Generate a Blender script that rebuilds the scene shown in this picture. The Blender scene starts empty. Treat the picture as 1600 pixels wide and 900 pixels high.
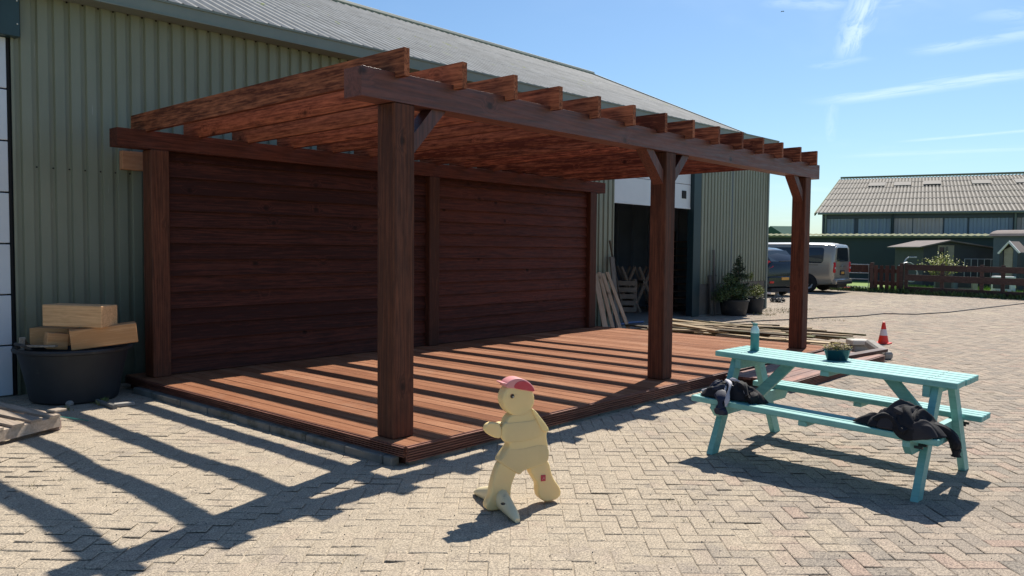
import bpy, bmesh, math, random
from mathutils import Vector, Matrix, Quaternion, noise
random.seed(7)
S = bpy.context.scene
COL = S.collection
PI = math.pi

# ------------------------------------------------------------------ camera, sky, sun, exposure
CAM = Vector((-3.6495, -4.1773, 1.5074))
FW = Vector((0.74906175, 0.66063385, -0.04969309))
RT = Vector((0.66176574, -0.74965444, 0.00918255))
UP = Vector((0.03118634, 0.03976348, 0.99872232))
FPX = 1263.34
cd = bpy.data.cameras.new('camera'); cam = bpy.data.objects.new('camera', cd); COL.objects.link(cam)
cam.matrix_world = Matrix(((RT.x, UP.x, -FW.x, CAM.x), (RT.y, UP.y, -FW.y, CAM.y), (RT.z, UP.z, -FW.z, CAM.z), (0, 0, 0, 1)))
cd.sensor_width = 36; cd.lens = FPX / 1600 * 36; cd.clip_start = 0.05; cd.clip_end = 3000
S.camera = cam
SUNV = Vector((0.773, 0.2, 1.0)).normalized()
world = bpy.data.worlds.new('World'); S.world = world; world.use_nodes = True
S.view_settings.view_transform = 'Standard'; S.view_settings.look = 'None'
S.view_settings.exposure = 0.85; S.view_settings.gamma = 1; S.view_settings.use_curve_mapping = False
sd = bpy.data.lights.new('sun', 'SUN'); sun = bpy.data.objects.new('sun', sd); COL.objects.link(sun)
sd.energy = 4.0; sd.angle = math.radians(0.5); sd.color = (1, 0.93, 0.82)
sun.rotation_euler = (-SUNV).to_track_quat('-Z', 'Y').to_euler(); sun.location = (5, -5, 20)


def ray(x, y):
    return FW + (x - 800) / FPX * RT - (y - 450) / FPX * UP
def G(x, y, z=0.0):
    d = ray(x, y); return CAM + d * ((z - CAM.z) / d.z)
def AT(x, y, depth):
    return CAM + ray(x, y) * depth
def lerp(a, b, t): return a + (b - a) * t
def gz(x, y):
    wl = max(0.0, min(1.0, (-.15 - x) / .7)) * max(0.0, min(1.0, (2.9 - y) / .8))
    und = wl * (.030 * noise.noise(Vector((x * .95 + 3, y * .95, 2))) + .012 * noise.noise(Vector((x * 2.3, y * 2.3, 7)))) if wl > 0 else 0.0
    return und + max(-.02, min(.02, (y + 2.13) * .028)) * math.exp(-((x - 2.3) / 1.5) ** 2 - max(0, abs(y + 2.1) - 1.2) ** 2 * 2)


# ------------------------------------------------------------------ node helpers
class NT:
    def __init__(s, tree):
        s.t = tree; tree.nodes.clear()
    def n(s, typ, ins=None, **kw):
        nd = s.t.nodes.new(typ)
        for k, v in kw.items(): setattr(nd, k, v)
        for k, v in (ins or {}).items():
            sock = nd.inputs[k]
            if isinstance(v, bpy.types.NodeSocket): s.t.links.new(v, sock)
            elif isinstance(v, bpy.types.Node): s.t.links.new(v.outputs[0], sock)
            else: sock.default_value = v
        return nd
    def math(s, op, a, b=0.0, c=None, clamp=False):
        i = {0: a, 1: b}
        if c is not None: i[2] = c
        return s.n('ShaderNodeMath', i, operation=op, use_clamp=clamp).outputs[0]
    def noise(s, vec, scale=5, detail=4, rough=.6, dist=0, out=0):
        return s.n('ShaderNodeTexNoise', {'Vector': vec, 'Scale': scale, 'Detail': detail, 'Roughness': rough, 'Distortion': dist}).outputs[out]
    def ramp(s, fac, stops, mode='LINEAR'):
        r = s.n('ShaderNodeValToRGB', {0: fac}); cr = r.color_ramp; cr.interpolation = mode
        while len(cr.elements) < len(stops): cr.elements.new(.5)
        for e, (p, c) in zip(cr.elements, stops):
            e.position = p; e.color = tuple(c) + (1,) if len(c) == 3 else c
        return r.outputs[0]
    def mix(s, fac, a, b, blend='MIX'):
        m = s.n('ShaderNodeMix', data_type='RGBA', blend_type=blend)
        for k, v in ((0, fac), (6, a), (7, b)):
            if isinstance(v, bpy.types.NodeSocket): s.t.links.new(v, m.inputs[k])
            else:
                m.inputs[k].default_value = v if k == 0 else (tuple(v) + (1,) if len(v) == 3 else v)
        return m.outputs[2]
    def smooth(s, v, lo, hi, a=0.0, b=1.0):
        return s.n('ShaderNodeMapRange', {0: v, 1: lo, 2: hi, 3: a, 4: b}, interpolation_type='SMOOTHSTEP').outputs[0]
    def finish(s, col, rough=.6, bump=None, bstr=.3, bdist=.01, metal=0, extra=None):
        ins = {'Base Color': col if isinstance(col, bpy.types.NodeSocket) else tuple(col) + (1,), 'Roughness': rough, 'Metallic': metal}
        if extra: ins.update(extra)
        p = s.n('ShaderNodeBsdfPrincipled', ins)
        if bump is not None:
            b = s.n('ShaderNodeBump', {'Height': bump, 'Strength': bstr, 'Distance': bdist})
            s.t.links.new(b.outputs[0], p.inputs['Normal'])
        o = s.n('ShaderNodeOutputMaterial'); s.t.links.new(p.outputs[0], o.inputs[0])
def newmat(name):
    m = bpy.data.materials.new(name); m.use_nodes = True
    return m, NT(m.node_tree)
def base_coord(t, off=True):
    c = t.n('ShaderNodeTexCoord').outputs['Object']
    rn = t.n('ShaderNodeAttribute', attribute_name='rnd').outputs['Fac']
    oi = t.n('ShaderNodeObjectInfo').outputs['Random']
    if not off: return c, rn, oi
    s1 = t.math('MULTIPLY_ADD', rn, 37.0, 0.0); s2 = t.math('MULTIPLY_ADD', oi, 53.0, s1)
    v = t.n('ShaderNodeCombineXYZ', {0: s2, 1: t.math('MULTIPLY', s2, 1.7), 2: t.math('MULTIPLY', s2, -1.3)})
    return t.n('ShaderNodeVectorMath', {0: c, 1: v}, operation='ADD').outputs[0], rn, oi

def wood(name, dark, light, axis='x', knots=1.0, rough=(.45, .7), var=.35, fine=1.0, weather=None, spec=.35):
    m, t = newmat(name)
    c, rn, oi = base_coord(t)
    k = {'x': 0, 'y': 1, 'z': 2}[axis]
    sc = [13.0, 13.0, 13.0]; sc[k] = .45
    v = t.n('ShaderNodeMapping', {'Vector': c, 'Scale': sc}).outputs[0]
    # knots
    ks = [4.2, 4.2, 4.2]; ks[k] = 3.2
    kv = t.n('ShaderNodeMapping', {'Vector': c, 'Scale': ks}).outputs[0]
    vo = t.n('ShaderNodeTexVoronoi', {'Vector': kv, 'Scale': 1.0, 'Randomness': 1.0})
    vd = vo.outputs['Distance']
    cellc = t.n('ShaderNodeSeparateColor', {0: vo.outputs['Color']}).outputs[0]
    has = t.math('GREATER_THAN', cellc, .62)
    kn = t.math('MULTIPLY', t.smooth(vd, .05, .17, 1, 0), has)
    ring = t.math('MULTIPLY', t.smooth(vd, .03, .4, 1, 0), has)
    v2 = t.n('ShaderNodeVectorMath', {0: v, 1: t.n('ShaderNodeCombineXYZ', {0: t.math('MULTIPLY', ring, .5 * knots), 1: t.math('MULTIPLY', ring, .5 * knots), 2: t.math('MULTIPLY', ring, .5 * knots)})}, operation='ADD').outputs[0]
    n1 = t.noise(v2, 1.0, 2, .45, .12)
    fr = t.math('FRACT', t.math('MULTIPLY', n1, 7.0))
    tri = t.math('ABSOLUTE', t.math('SUBTRACT', fr, .5))
    fs = [70.0, 70.0, 70.0]; fs[k] = 2.5
    fn = t.noise(t.n('ShaderNodeMapping', {'Vector': c, 'Scale': fs}).outputs[0], 1.0, 3, .7)
    blot = t.noise(t.n('ShaderNodeMapping', {'Vector': c, 'Scale': [s * .25 for s in sc]}).outputs[0], 1.0, 3, .6)
    md = t.noise(t.n('ShaderNodeMapping', {'Vector': c, 'Scale': [34.0 if q != k else 7.0 for q in range(3)]}).outputs[0], 1.0, 3, .65)
    f = t.math('ADD', t.math('MULTIPLY', tri, .7), t.math('ADD', t.math('MULTIPLY', t.math('SUBTRACT', fn, .5), .8 * fine), t.math('MULTIPLY_ADD', md, .7 * fine, -.35 * fine + .08)))
    f = t.math('ADD', f, t.math('MULTIPLY', t.math('SUBTRACT', blot, .5), .6))
    f = t.math('ADD', f, t.math('MULTIPLY', t.math('SUBTRACT', rn, .5), var))
    f = t.math('ADD', f, t.math('MULTIPLY', t.math('SUBTRACT', oi, .5), .30), clamp=True)
    col = t.ramp(f, [(0.0, dark), (1.0, light)])
    if knots: col = t.mix(t.math('MULTIPLY', kn, .85 * min(1, knots)), col, tuple(x * .28 for x in dark))
    if weather:
        w = t.smooth(t.noise(c, 1.8, 5, .65), .45, .7)
        col = t.mix(t.math('MULTIPLY', w, weather[1]), col, weather[0])
    bh = t.math('ADD', t.math('MULTIPLY', tri, .3), t.math('MULTIPLY', fn, .7))
    t.finish(col, t.smooth(fn, .3, .7, rough[0], rough[1]), bh, .35, .004, extra={'Specular IOR Level': spec})
    return m

def plain(name, col, rough=.6, var=.15, scale=6, bump=.0, bscale=80, metal=0, col2=None, patch=(.5, .65), spec=.5, extra=None, objvar=0.0):
    m, t = newmat(name)
    c, rn, oi = base_coord(t)
    n1 = t.noise(c, scale, 5, .65)
    a = tuple(max(0, x * (1 - var)) for x in col); b = tuple(min(1, x * (1 + var)) for x in col)
    cc = t.ramp(n1, [(.25, a), (.75, b)])
    if objvar:
        hs = t.n('ShaderNodeHueSaturation', {'Color': cc, 'Value': t.math('MULTIPLY_ADD', rn, objvar * 2, 1 - objvar)}); cc = hs.outputs[0]
    if col2 is not None:
        cc = t.mix(t.smooth(t.noise(c, scale * .6, 6, .7), *patch), cc, col2)
    bm = t.noise(c, bscale, 4, .6) if bump else None
    e = {'Specular IOR Level': spec}
    if extra: e.update(extra)
    t.finish(cc, rough, bm, bump, .004, metal, e)
    return m

M = {}
DK, LT = (.055, .018, .015), (.20, .068, .050)
for ax in 'xyz':
    M['post_' + ax] = wood('stained_post_' + ax, (.055, .018, .010), (.22, .075, .040), ax, 1.0, (.55, .75), spec=.25)
    M['beam_' + ax] = wood('stained_beam_' + ax, DK, LT, ax, 1.0, (.38, .6), spec=.45)
M['rafter'] = wood('stained_rafter', (.10, .028, .015), (.56, .195, .095), 'y', 1.4, (.6, .8), var=1.0, fine=1.7, spec=.15)
M['clad'] = wood('stained_cladding', (.036, .0105, .0075), (.16, .047, .029), 'x', 1.0, (.6, .8), var=.3, spec=.2)
M['stain_any'] = wood('stained_offcut', (.04, .012, .008), (.16, .055, .032), 'x', .6)
M['fascia_x'] = wood('deck_edge_x', (.11, .038, .026), (.46, .20, .13), 'x', .8)
M['fascia_y'] = wood('deck_edge_y', (.11, .038, .026), (.46, .20, .13), 'y', .8)
M['oak'] = wood('fresh_sawn_block', (.52, .26, .11), (.85, .52, .27), 'x', 1.0, (.7, .85), fine=1.1)
M['pine_z'] = wood('pale_plank_z', (.42, .26, .15), (.72, .52, .34), 'z', .7, (.7, .85))
M['pine_x'] = wood('pale_plank_x', (.28, .2, .11), (.55, .42, .26), 'x', .7, (.7, .85), weather=((.2, .17, .14), .5), var=1.0)
M['pallet'] = wood('weathered_pallet_wood', (.30, .235, .18), (.60, .49, .39), 'y', .5, (.8, .95), weather=((.3, .27, .24), .5))
M['grey_z'] = wood('grey_weathered_board', (.09, .08, .07), (.24, .21, .18), 'z', .5, (.8, .95))
M['fence'] = wood('dark_fence_board', (.05, .028, .024), (.145, .085, .07), 'y', .5, (.7, .85))
M['fence_red'] = wood('red_brown_gate_board', (.05, .02, .016), (.15, .065, .05), 'z', .4, (.7, .85))
M['mossy'] = wood('brown_mossy_plank', (.05, .035, .02), (.22, .17, .09), 'x', .5, (.8, .95), weather=((.14, .15, .05), .6), var=1.0)

def teal():
    m, t = newmat('teal_table_paint')
    c, rn, oi = base_coord(t)
    fn = t.noise(t.n('ShaderNodeMapping', {'Vector': c, 'Scale': (60, 4, 60)}).outputs[0], 1, 4, .65)
    n1 = t.noise(c, 5, 5, .7)
    col = t.ramp(t.math('ADD', t.math('MULTIPLY', fn, .5), t.math('MULTIPLY', n1, .5)), [(.3, (.095, .31, .29)), (.7, (.22, .48, .45))])
    ch = t.smooth(t.noise(t.n('ShaderNodeMapping', {'Vector': c, 'Scale': (26, 7, 26)}).outputs[0], 1, 6, .78), .60, .68)
    col = t.mix(t.math('MULTIPLY', ch, .6), col, (.09, .17, .15))
    t.finish(col, .5, fn, .25, .003)
    return m
M['teal'] = teal()

def paver(name, isgap=False):
    m, t = newmat(name)
    c, rn, oi = base_coord(t, False)
    big = t.noise(c, .45, 4, .6)
    med = t.noise(c, 3.2, 5, .65)
    col = t.ramp(rn, [(0, (.20, .18, .16)), (.3, (.25, .215, .183)), (.6, (.29, .247, .207)), (.85, (.315, .262, .215)), (1, (.295, .22, .185))])
    if isgap: col = t.ramp(med, [(.35, (.17, .142, .112)), (.6, (.28, .24, .19))])
    # sand drifts: warm and wide on the left of the yard, thin on the right
    sx = t.n('ShaderNodeSeparateXYZ', {0: c})
    lx = t.math('SUBTRACT', sx.outputs[0], sx.outputs[1])
    lean = t.smooth(lx, 1.0, 5.5, .12, -.06)
    dst = t.smooth(t.math('ADD', sx.outputs[0], sx.outputs[1]), 4.5, 16, 0, .06)
    sandf = t.math('ADD', t.math('ADD', t.math('MULTIPLY', big, .5), t.math('MULTIPLY', med, .5)), t.math('ADD', lean, dst))
    sand = t.smooth(sandf, .48, .62, .15 if not isgap else .1, .88)
    scol = t.ramp(t.noise(c, 9, 5, .7), [(.3, (.31, .265, .205)), (.7, (.40, .345, .27))])
    col = t.mix(sand, col, scol)
    # mineral speckle
    sp = t.noise(c, 105, 3, .85)
    col = t.mix(1.0, col, t.ramp(sp, [(.34, (.44, .43, .43)), (.48, (.97, .96, .95)), (.62, (1.58, 1.53, 1.44))]), 'MULTIPLY')
    sp2 = t.n('ShaderNodeTexVoronoi', {'Vector': c, 'Scale': 70.0}).outputs['Distance']
    col = t.mix(t.smooth(sp2, .1, .17, .5, 0), col, (.10, .09, .08))
    st = t.smooth(t.noise(c, 1.1, 6, .7), .60, .74)
    col = t.mix(t.math('MULTIPLY', st, .3), col, (.12, .10, .085))
    bump = t.math('ADD', t.math('MULTIPLY', sp, .7), t.math('MULTIPLY', t.noise(c, 28, 4, .7), 1.2))
    t.finish(col, .95, bump, .55, .005, extra={'Specular IOR Level': .2})
    return m
M['paver'] = paver('concrete_paver'); M['sandgap'] = paver('sandy_joint', True)

def deckmat():
    m, t = newmat('deck_boards')
    c, rn, oi = base_coord(t)
    co = t.n('ShaderNodeTexCoord').outputs['Object']
    sx = t.n('ShaderNodeSeparateXYZ', {0: co})
    fn = t.noise(t.n('ShaderNodeMapping', {'Vector': c, 'Scale': (60, 2.2, 60)}).outputs[0], 1, 4, .7)
    bl = t.noise(t.n('ShaderNodeMapping', {'Vector': c, 'Scale': (5, 1.1, 5)}).outputs[0], 1, 4, .65)
    f = t.math('ADD', t.math('MULTIPLY', fn, .55), t.math('MULTIPLY', bl, .6))
    f = t.math('ADD', f, t.math('MULTIPLY', t.math('SUBTRACT', rn, .5), .22), clamp=True)
    col = t.ramp(f, [(.3, (.14, .048, .022)), (.55, (.27, .110, .052)), (.8, (.40, .195, .108))])
    d = t.smooth(t.noise(co, 2.3, 6, .75), .52, .72)
    col = t.mix(t.math('MULTIPLY', d, .5), col, (.32, .19, .125))
    gr = t.math('SINE', t.math('MULTIPLY', sx.outputs[0], 2 * PI / .0118))
    col = t.mix(t.smooth(gr, -.95, -.2, .45, 0), col, (.06, .022, .014))
    t.finish(col, t.smooth(fn, .3, .7, .7, .9), t.math('ADD', t.math('MULTIPLY', gr, .5), fn), .4, .003, extra={'Specular IOR Level': .15})
    return m
M['deck'] = deckmat()

def cladsteel(name, c1, c2, top=None):
    m, t = newmat(name)
    c, rn, oi = base_coord(t, False)
    n1 = t.noise(t.n('ShaderNodeMapping', {'Vector': c, 'Scale': (6, 6, .8)}).outputs[0], 1, 5, .65)
    n2 = t.noise(c, .8, 3, .6)
    col = t.ramp(t.math('ADD', t.math('MULTIPLY', n1, .5), t.math('MULTIPLY', n2, .5)), [(.3, c1), (.7, c2)])
    z = t.n('ShaderNodeSeparateXYZ', {0: c}).outputs[2]
    low = t.math('MULTIPLY', t.smooth(z, .1, 1.5, 1, 0), t.noise(c, 5, 4, .6))
    col = t.mix(t.math('MULTIPLY', low, 1.1, clamp=True), col, (.10, .095, .05))
    drip = t.smooth(t.noise(t.n('ShaderNodeMapping', {'Vector': c, 'Scale': (40, 40, 2.2)}).outputs[0], 1, 2, .5), .71, .76)
    col = t.mix(t.math('MULTIPLY', drip, .5), col, (.42, .42, .38))
    t.finish(col, .5, t.noise(c, 3, 3, .5), .05, .01, 0, {'Specular IOR Level': .35})
    return m
M['steel'] = cladsteel('green_wall_sheet', (.195, .208, .155), (.26, .272, .21))
M['trim'] = plain('grey_green_trim', (.19, .215, .19), .5, .1, 2)
def roofmat():
    m, t = newmat('fibre_cement_roof')
    c, rn, oi = base_coord(t, False)
    sx = t.n('ShaderNodeSeparateXYZ', {0: c})
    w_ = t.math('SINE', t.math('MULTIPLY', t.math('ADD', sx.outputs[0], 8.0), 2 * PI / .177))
    n1 = t.noise(c, 2.5, 5, .65)
    col = t.ramp(n1, [(.3, (.33, .32, .30)), (.7, (.47, .46, .44))])
    lich = t.smooth(t.noise(t.n('ShaderNodeMapping', {'Vector': c, 'Scale': (3, 1.2, 1.2)}).outputs[0], 1.0, 5, .7), .60, .68)
    band = t.math('MULTIPLY', t.smooth(sx.outputs[1], 5.4, 6.2), t.smooth(sx.outputs[1], 6.8, 7.6, 1, 0))
    col = t.mix(t.math('MULTIPLY', t.math('MULTIPLY', lich, band), .8), col, (.36, .40, .10))
    col = t.mix(t.smooth(w_, -.9, -.2, .75, 0), col, (.07, .07, .065))  # trough shade put into the colour, so the corrugation reads with more contrast
    t.finish(col, .9, None, extra={'Specular IOR Level': .15})
    return m
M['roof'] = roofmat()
M['roof_old'] = plain('fibre_cement_roof_side', (.33, .32, .31), .9, .2, 3, .0, 60, col2=(.30, .33, .10), patch=(.66, .74))
M['roof_far'] = plain('pale_corrugated_roof', (.27, .25, .22), .9, .15, 1.0, .0, 40, col2=(.24, .24, .14), patch=(.6, .8), spec=.1, objvar=.5)
M['roof_light'] = plain('translucent_roof_sheet', (.36, .34, .31), .95, .05, 2, spec=.0)
M['white'] = plain('white_door_panel', (.62, .65, .70), .45, .06, 1.5, col2=(.45, .43, .36), patch=(.62, .85))
M['whitetrim'] = plain('white_paint', (.72, .72, .70), .5, .05)
M['teal_steel'] = plain('dark_teal_steel', (.025, .055, .065), .45, .1, 3)
M['darkgreen'] = plain('dark_green_steel', (.010, .031, .038), .5, .2, 1)
M['navy'] = plain('dark_slate_steel', (.06, .08, .10), .5, .12, 1)
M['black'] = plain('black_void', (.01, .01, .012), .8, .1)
M['rubber'] = plain('black_rubber_tub', (.022, .023, .026), .6, .25, 4, .15, 40, col2=(.10, .09, .075), patch=(.52, .75))
M['plinth'] = plain('grey_brown_plinth', (.12, .105, .09), .9, .2, 5, .3)
M['concrete'] = plain('concrete_block', (.33, .31, .28), .95, .2, 7, .5, 90)
M['concrete_dk'] = plain('grey_concrete_kerb', (.16, .155, .14), .95, .25, 7, .5, 90, col2=(.08, .08, .06))
M['stone_pale'] = plain('pale_limestone_slab', (.55, .51, .45), .9, .12, 9, .4, 90)
M['brick'] = plain('brown_brick', (.20, .14, .115), .95, .25, 12, .6, 90)
M['cream'] = plain('faded_cream_plastic', (.80, .60, .29), .55, .06, 3, .1, 60, col2=(.75, .57, .25), patch=(.55, .8), extra={'Subsurface Weight': .2, 'Subsurface Radius': (.06, .05, .03), 'Subsurface Scale': 1.0})
M['cream_foot'] = plain('dirty_white_plastic', (.70, .60, .38), .55, .12, 5, .1, 60, col2=(.20, .17, .10), patch=(.6, .72))
M['capred'] = plain('faded_red_paint', (.52, .05, .07), .5, .15, 6, col2=(.6, .25, .25), patch=(.55, .8))
M['cappink'] = plain('sun_bleached_pink', (.66, .27, .27), .5, .1, 6)
M['eye_brown'] = plain('brown_eye_ring', (.10, .055, .025), .4, .1)
M['eye_dark'] = plain('dark_pupil', (.012, .01, .01), .3, .1)
M['cloth'] = plain('black_jacket_fabric', (.012, .012, .016), .8, .3, 9, .35, 120, spec=.3)
M['cloth_navy'] = plain('navy_jacket_lining', (.010, .016, .04), .6, .3, 9, .25, 120, spec=.4)
M['cloth_grey'] = plain('grey_jacket_fabric', (.035, .033, .038), .85, .2, 9, .4, 160, spec=.2)
M['cloth_pale'] = plain('pale_grey_lining', (.42, .41, .45), .7, .15, 9, .3, 120)
M['bottle'] = plain('teal_bottle_body', (.07, .24, .23), .4, .06)
M['bottle_top'] = plain('pale_mint_bottle_top', (.60, .76, .73), .35, .05)
M['potblue'] = plain('petrol_glazed_pot', (.008, .045, .06), .2, .1)
M['orange'] = plain('red_orange_plastic', (.78, .035, .015), .45, .06)
M['conewhite'] = plain('white_reflective_band', (.72, .62, .62), .4, .05)
M['galv'] = plain('galvanised_steel', (.42, .44, .46), .45, .15, 6, metal=.6)
M['dkmetal'] = plain('dark_metal', (.05, .055, .06), .5, .15, 6, metal=.4)
M['van'] = plain('silver_beige_car_paint', (.36, .33, .28), .28, .03, 1, metal=.35, extra={'Coat Weight': .6})
M['vanroof'] = plain('white_sunlit_roof_paint', (.62, .62, .62), .3, .03, 1)  # whiter than the beige body: sunlight put into the roof colour
M['carblack'] = plain('black_car_paint', (.012, .016, .024), .2, .05, 1, extra={'Coat Weight': .25})
M['glass'] = plain('dark_car_glass', (.02, .028, .035), .05, .02, 1, spec=.8)
M['plastic'] = plain('black_bumper_plastic', (.02, .021, .024), .6, .1)
M['tyre'] = plain('tyre_rubber', (.015, .015, .016), .8, .2)
M['taillight'] = plain('red_tail_lamp', (.55, .015, .02), .2, .05)
M['lampwhite'] = plain('clear_lamp', (.6, .55, .55), .2, .05)
M['plate'] = plain('yellow_orange_plate', (.62, .32, .06), .5, .05)
M['graphic'] = plain('red_side_stripe', (.5, .10, .08), .4, .1)
M['needle'] = plain('spruce_needles', (.05, .085, .04), .7, .35, 9, objvar=.5)
M['leafdk'] = plain('dark_green_leaf', (.06, .10, .03), .6, .3, 9, objvar=.5)
M['leaflt'] = plain('yellow_green_leaf', (.17, .20, .04), .6, .3, 9, objvar=.5)
M['leafbush'] = plain('pale_yellow_green_leaf', (.42, .43, .10), .6, .3, 9, objvar=.5)
M['grass'] = plain('field_grass', (.20, .32, .06), .8, .3, 2, objvar=.45)
M['drygrass'] = plain('dry_weed', (.22, .21, .07), .8, .3, 9, objvar=.5)
M['bark'] = plain('bark', (.08, .06, .045), .9, .3, 12, .4, 60)
M['succulent'] = plain('yellow_sedum', (.34, .28, .06), .7, .3, 20, objvar=.5)
M['succulent2'] = plain('grey_brown_sedum', (.28, .22, .18), .7, .3, 20, objvar=.4)
M['soil'] = plain('dark_soil', (.05, .038, .028), .95, .3, 20, .5)
M['sheet_blue'] = plain('blue_grey_ribbed_sheet', (.30, .35, .42), .55, .12, .6)
M['sheet_pink'] = plain('pinkish_translucent_sheet', (.52, .44, .42), .5, .12, .6)
M['mossroof'] = plain('mossy_grey_roof', (.20, .21, .13), .9, .25, 1.5, spec=.1)
M['green_roof'] = plain('far_green_roof', (.045, .09, .075), .9, .1, 1.5, spec=.05)
M['coop'] = plain('dark_grey_coop_boards', (.055, .06, .068), .8, .15, 3)
M['cooproof'] = plain('grey_brown_felt_roof', (.17, .14, .13), .9, .2, 3)
M['wagon'] = plain('grey_blue_weatherboard', (.12, .145, .165), .7, .15, 3)
M['hutwood'] = plain('pale_weathered_wood', (.33, .29, .23), .8, .2, 5)
M['tealstick'] = plain('green_blue_plastic', (.02, .20, .17), .4, .1)
M['cable'] = plain('dark_grey_cable', (.06, .06, .055), .6, .1)
M['bluehose'] = plain('blue_plastic_pipe', (.05, .09, .22), .4, .1)
M['interior'] = plain('dim_interior_wall', (.22, .26, .32), .9, .2, 1)
M['slab'] = plain('grey_concrete_floor', (.22, .20, .17), .9, .2, 2, .3, 60)
M['shelf'] = plain('dusty_brown_board', (.30, .22, .17), .85, .3, 4)
M['cardboard'] = wood('reddish_raw_board', (.40, .17, .08), (.66, .31, .16), 'x', .3, (.7, .85), weather=((.75, .62, .52), .12))
M['field'] = plain('green_field', (.17, .26, .055), .95, .3, .3)
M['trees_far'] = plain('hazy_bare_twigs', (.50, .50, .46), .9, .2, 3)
M['bird'] = plain('dark_feathers', (.05, .05, .06), .8, .1)


# ------------------------------------------------------------------ mesh builder
class MB:
    def __init__(s): s.v = []; s.f = []; s.r = []; s.mi = []
    def add(s, vs, fs, rnd=None, mi=0):
        o = len(s.v); s.v += [tuple(v) for v in vs]
        if rnd is None: rnd = random.random()
        for f in fs: s.f.append(tuple(i + o for i in f)); s.r.append(rnd); s.mi.append(mi)
    def box(s, c, size, R=None, bev=.003, rnd=None, mi=0):
        c = Vector(c); h = [x / 2 for x in size]; bev = min(bev, min(h) * .45)
        vs = []; idx = {}
        for sx in (-1, 1):
            for sy in (-1, 1):
                for sz in (-1, 1):
                    for a in range(3):
                        p = [sx * (h[0] - bev), sy * (h[1] - bev), sz * (h[2] - bev)]
                        p[a] = (sx, sy, sz)[a] * h[a]
                        idx[(sx, sy, sz, a)] = len(vs); p = Vector(p)
                        vs.append(c + (R @ p if R is not None else p))
        fs = []
        for a in range(3):
            b, d = (a + 1) % 3, (a + 2) % 3
            for sg in (-1, 1):
                q = []
                for (u, w) in ((-1, -1), (1, -1), (1, 1), (-1, 1)):
                    k = [0, 0, 0]; k[a] = sg; k[b] = u; k[d] = w; q.append(idx[tuple(k) + (a,)])
                fs.append(q if sg > 0 else q[::-1])
        for d in range(3):
            a, b = (d + 1) % 3, (d + 2) % 3
            for sa in (-1, 1):
                for sb in (-1, 1):
                    k0 = [0, 0, 0]; k0[a] = sa; k0[b] = sb; k1 = list(k0); k0[d] = -1; k1[d] = 1
                    q = [idx[tuple(k0) + (a,)], idx[tuple(k0) + (b,)], idx[tuple(k1) + (b,)], idx[tuple(k1) + (a,)]]
                    fs.append(q if sa * sb > 0 else q[::-1])
        for sx in (-1, 1):
            for sy in (-1, 1):
                for sz in (-1, 1):
                    q = [idx[(sx, sy, sz, 0)], idx[(sx, sy, sz, 1)], idx[(sx, sy, sz, 2)]]
                    fs.append(q if sx * sy * sz > 0 else q[::-1])
        s.add(vs, fs, rnd, mi)
    def bx(s, x0, x1, y0, y1, z0, z1, bev=.003, rnd=None, mi=0):
        s.box(((x0 + x1) / 2, (y0 + y1) / 2, (z0 + z1) / 2), (abs(x1 - x0), abs(y1 - y0), abs(z1 - z0)), None, bev, rnd, mi)
    def bar(s, a, b, w, h, up=(0, 0, 1), bev=.003, rnd=None, mi=0):
        a = Vector(a); b = Vector(b); d = (b - a); L = d.length; d.normalize(); up = Vector(up)
        if abs(d.dot(up)) > .98: up = Vector((0, 1, 0))
        y = up.cross(d).normalized(); z = d.cross(y)
        R = Matrix((d, y, z)).transposed()
        s.box((a + b) / 2, (L, w, h), R, bev, rnd, mi)
    def prism(s, poly, to3, d0, d1, rnd=None, mi=0):
        n = len(poly); vs = [to3(u, v, d0) for u, v in poly] + [to3(u, v, d1) for u, v in poly]
        fs = [list(range(n))[::-1], list(range(n, 2 * n))] + [[i, (i + 1) % n, n + (i + 1) % n, n + i] for i in range(n)]
        s.add(vs, fs, rnd, mi)
    def tube(s, pts, r, n=8, rnd=None, mi=0, caps=True):
        pts = [Vector(p) for p in pts]; rs = r if isinstance(r, (list, tuple)) else [r] * len(pts)
        vs = []; up = Vector((0, 0, 1))
        for i, p in enumerate(pts):
            d = (pts[min(i + 1, len(pts) - 1)] - pts[max(i - 1, 0)]).normalized()
            u = up if abs(d.z) < .9 else Vector((1, 0, 0))
            a = d.cross(u).normalized(); b = a.cross(d)
            for k in range(n):
                t = 2 * PI * k / n; vs.append(p + rs[i] * (math.cos(t) * a + math.sin(t) * b))
        fs = [[i * n + k, i * n + (k + 1) % n, (i + 1) * n + (k + 1) % n, (i + 1) * n + k] for i in range(len(pts) - 1) for k in range(n)]
        if caps: fs += [list(range(n))[::-1], [(len(pts) - 1) * n + k for k in range(n)]]
        s.add(vs, fs, rnd, mi)
    def lathe(s, prof, c=(0, 0, 0), n=32, rnd=None, mi=0, wob=0, R=None):
        c = Vector(c); vs = []
        for j, (r, z) in enumerate(prof):
            for k in range(n):
                t = 2 * PI * k / n; rr = r * (1 + wob * math.sin(3 * t + 1) + wob * .6 * math.sin(5 * t))
                p = Vector((rr * math.cos(t), rr * math.sin(t), z)); vs.append(c + (R @ p if R is not None else p))
        fs = [[i * n + k, i * n + (k + 1) % n, (i + 1) * n + (k + 1) % n, (i + 1) * n + k] for i in range(len(prof) - 1) for k in range(n)]
        if prof[0][0] > 1e-4: fs.append(list(range(n))[::-1])
        if prof[-1][0] > 1e-4: fs.append([(len(prof) - 1) * n + k for k in range(n)])
        s.add(vs, fs, rnd, mi)
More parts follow.
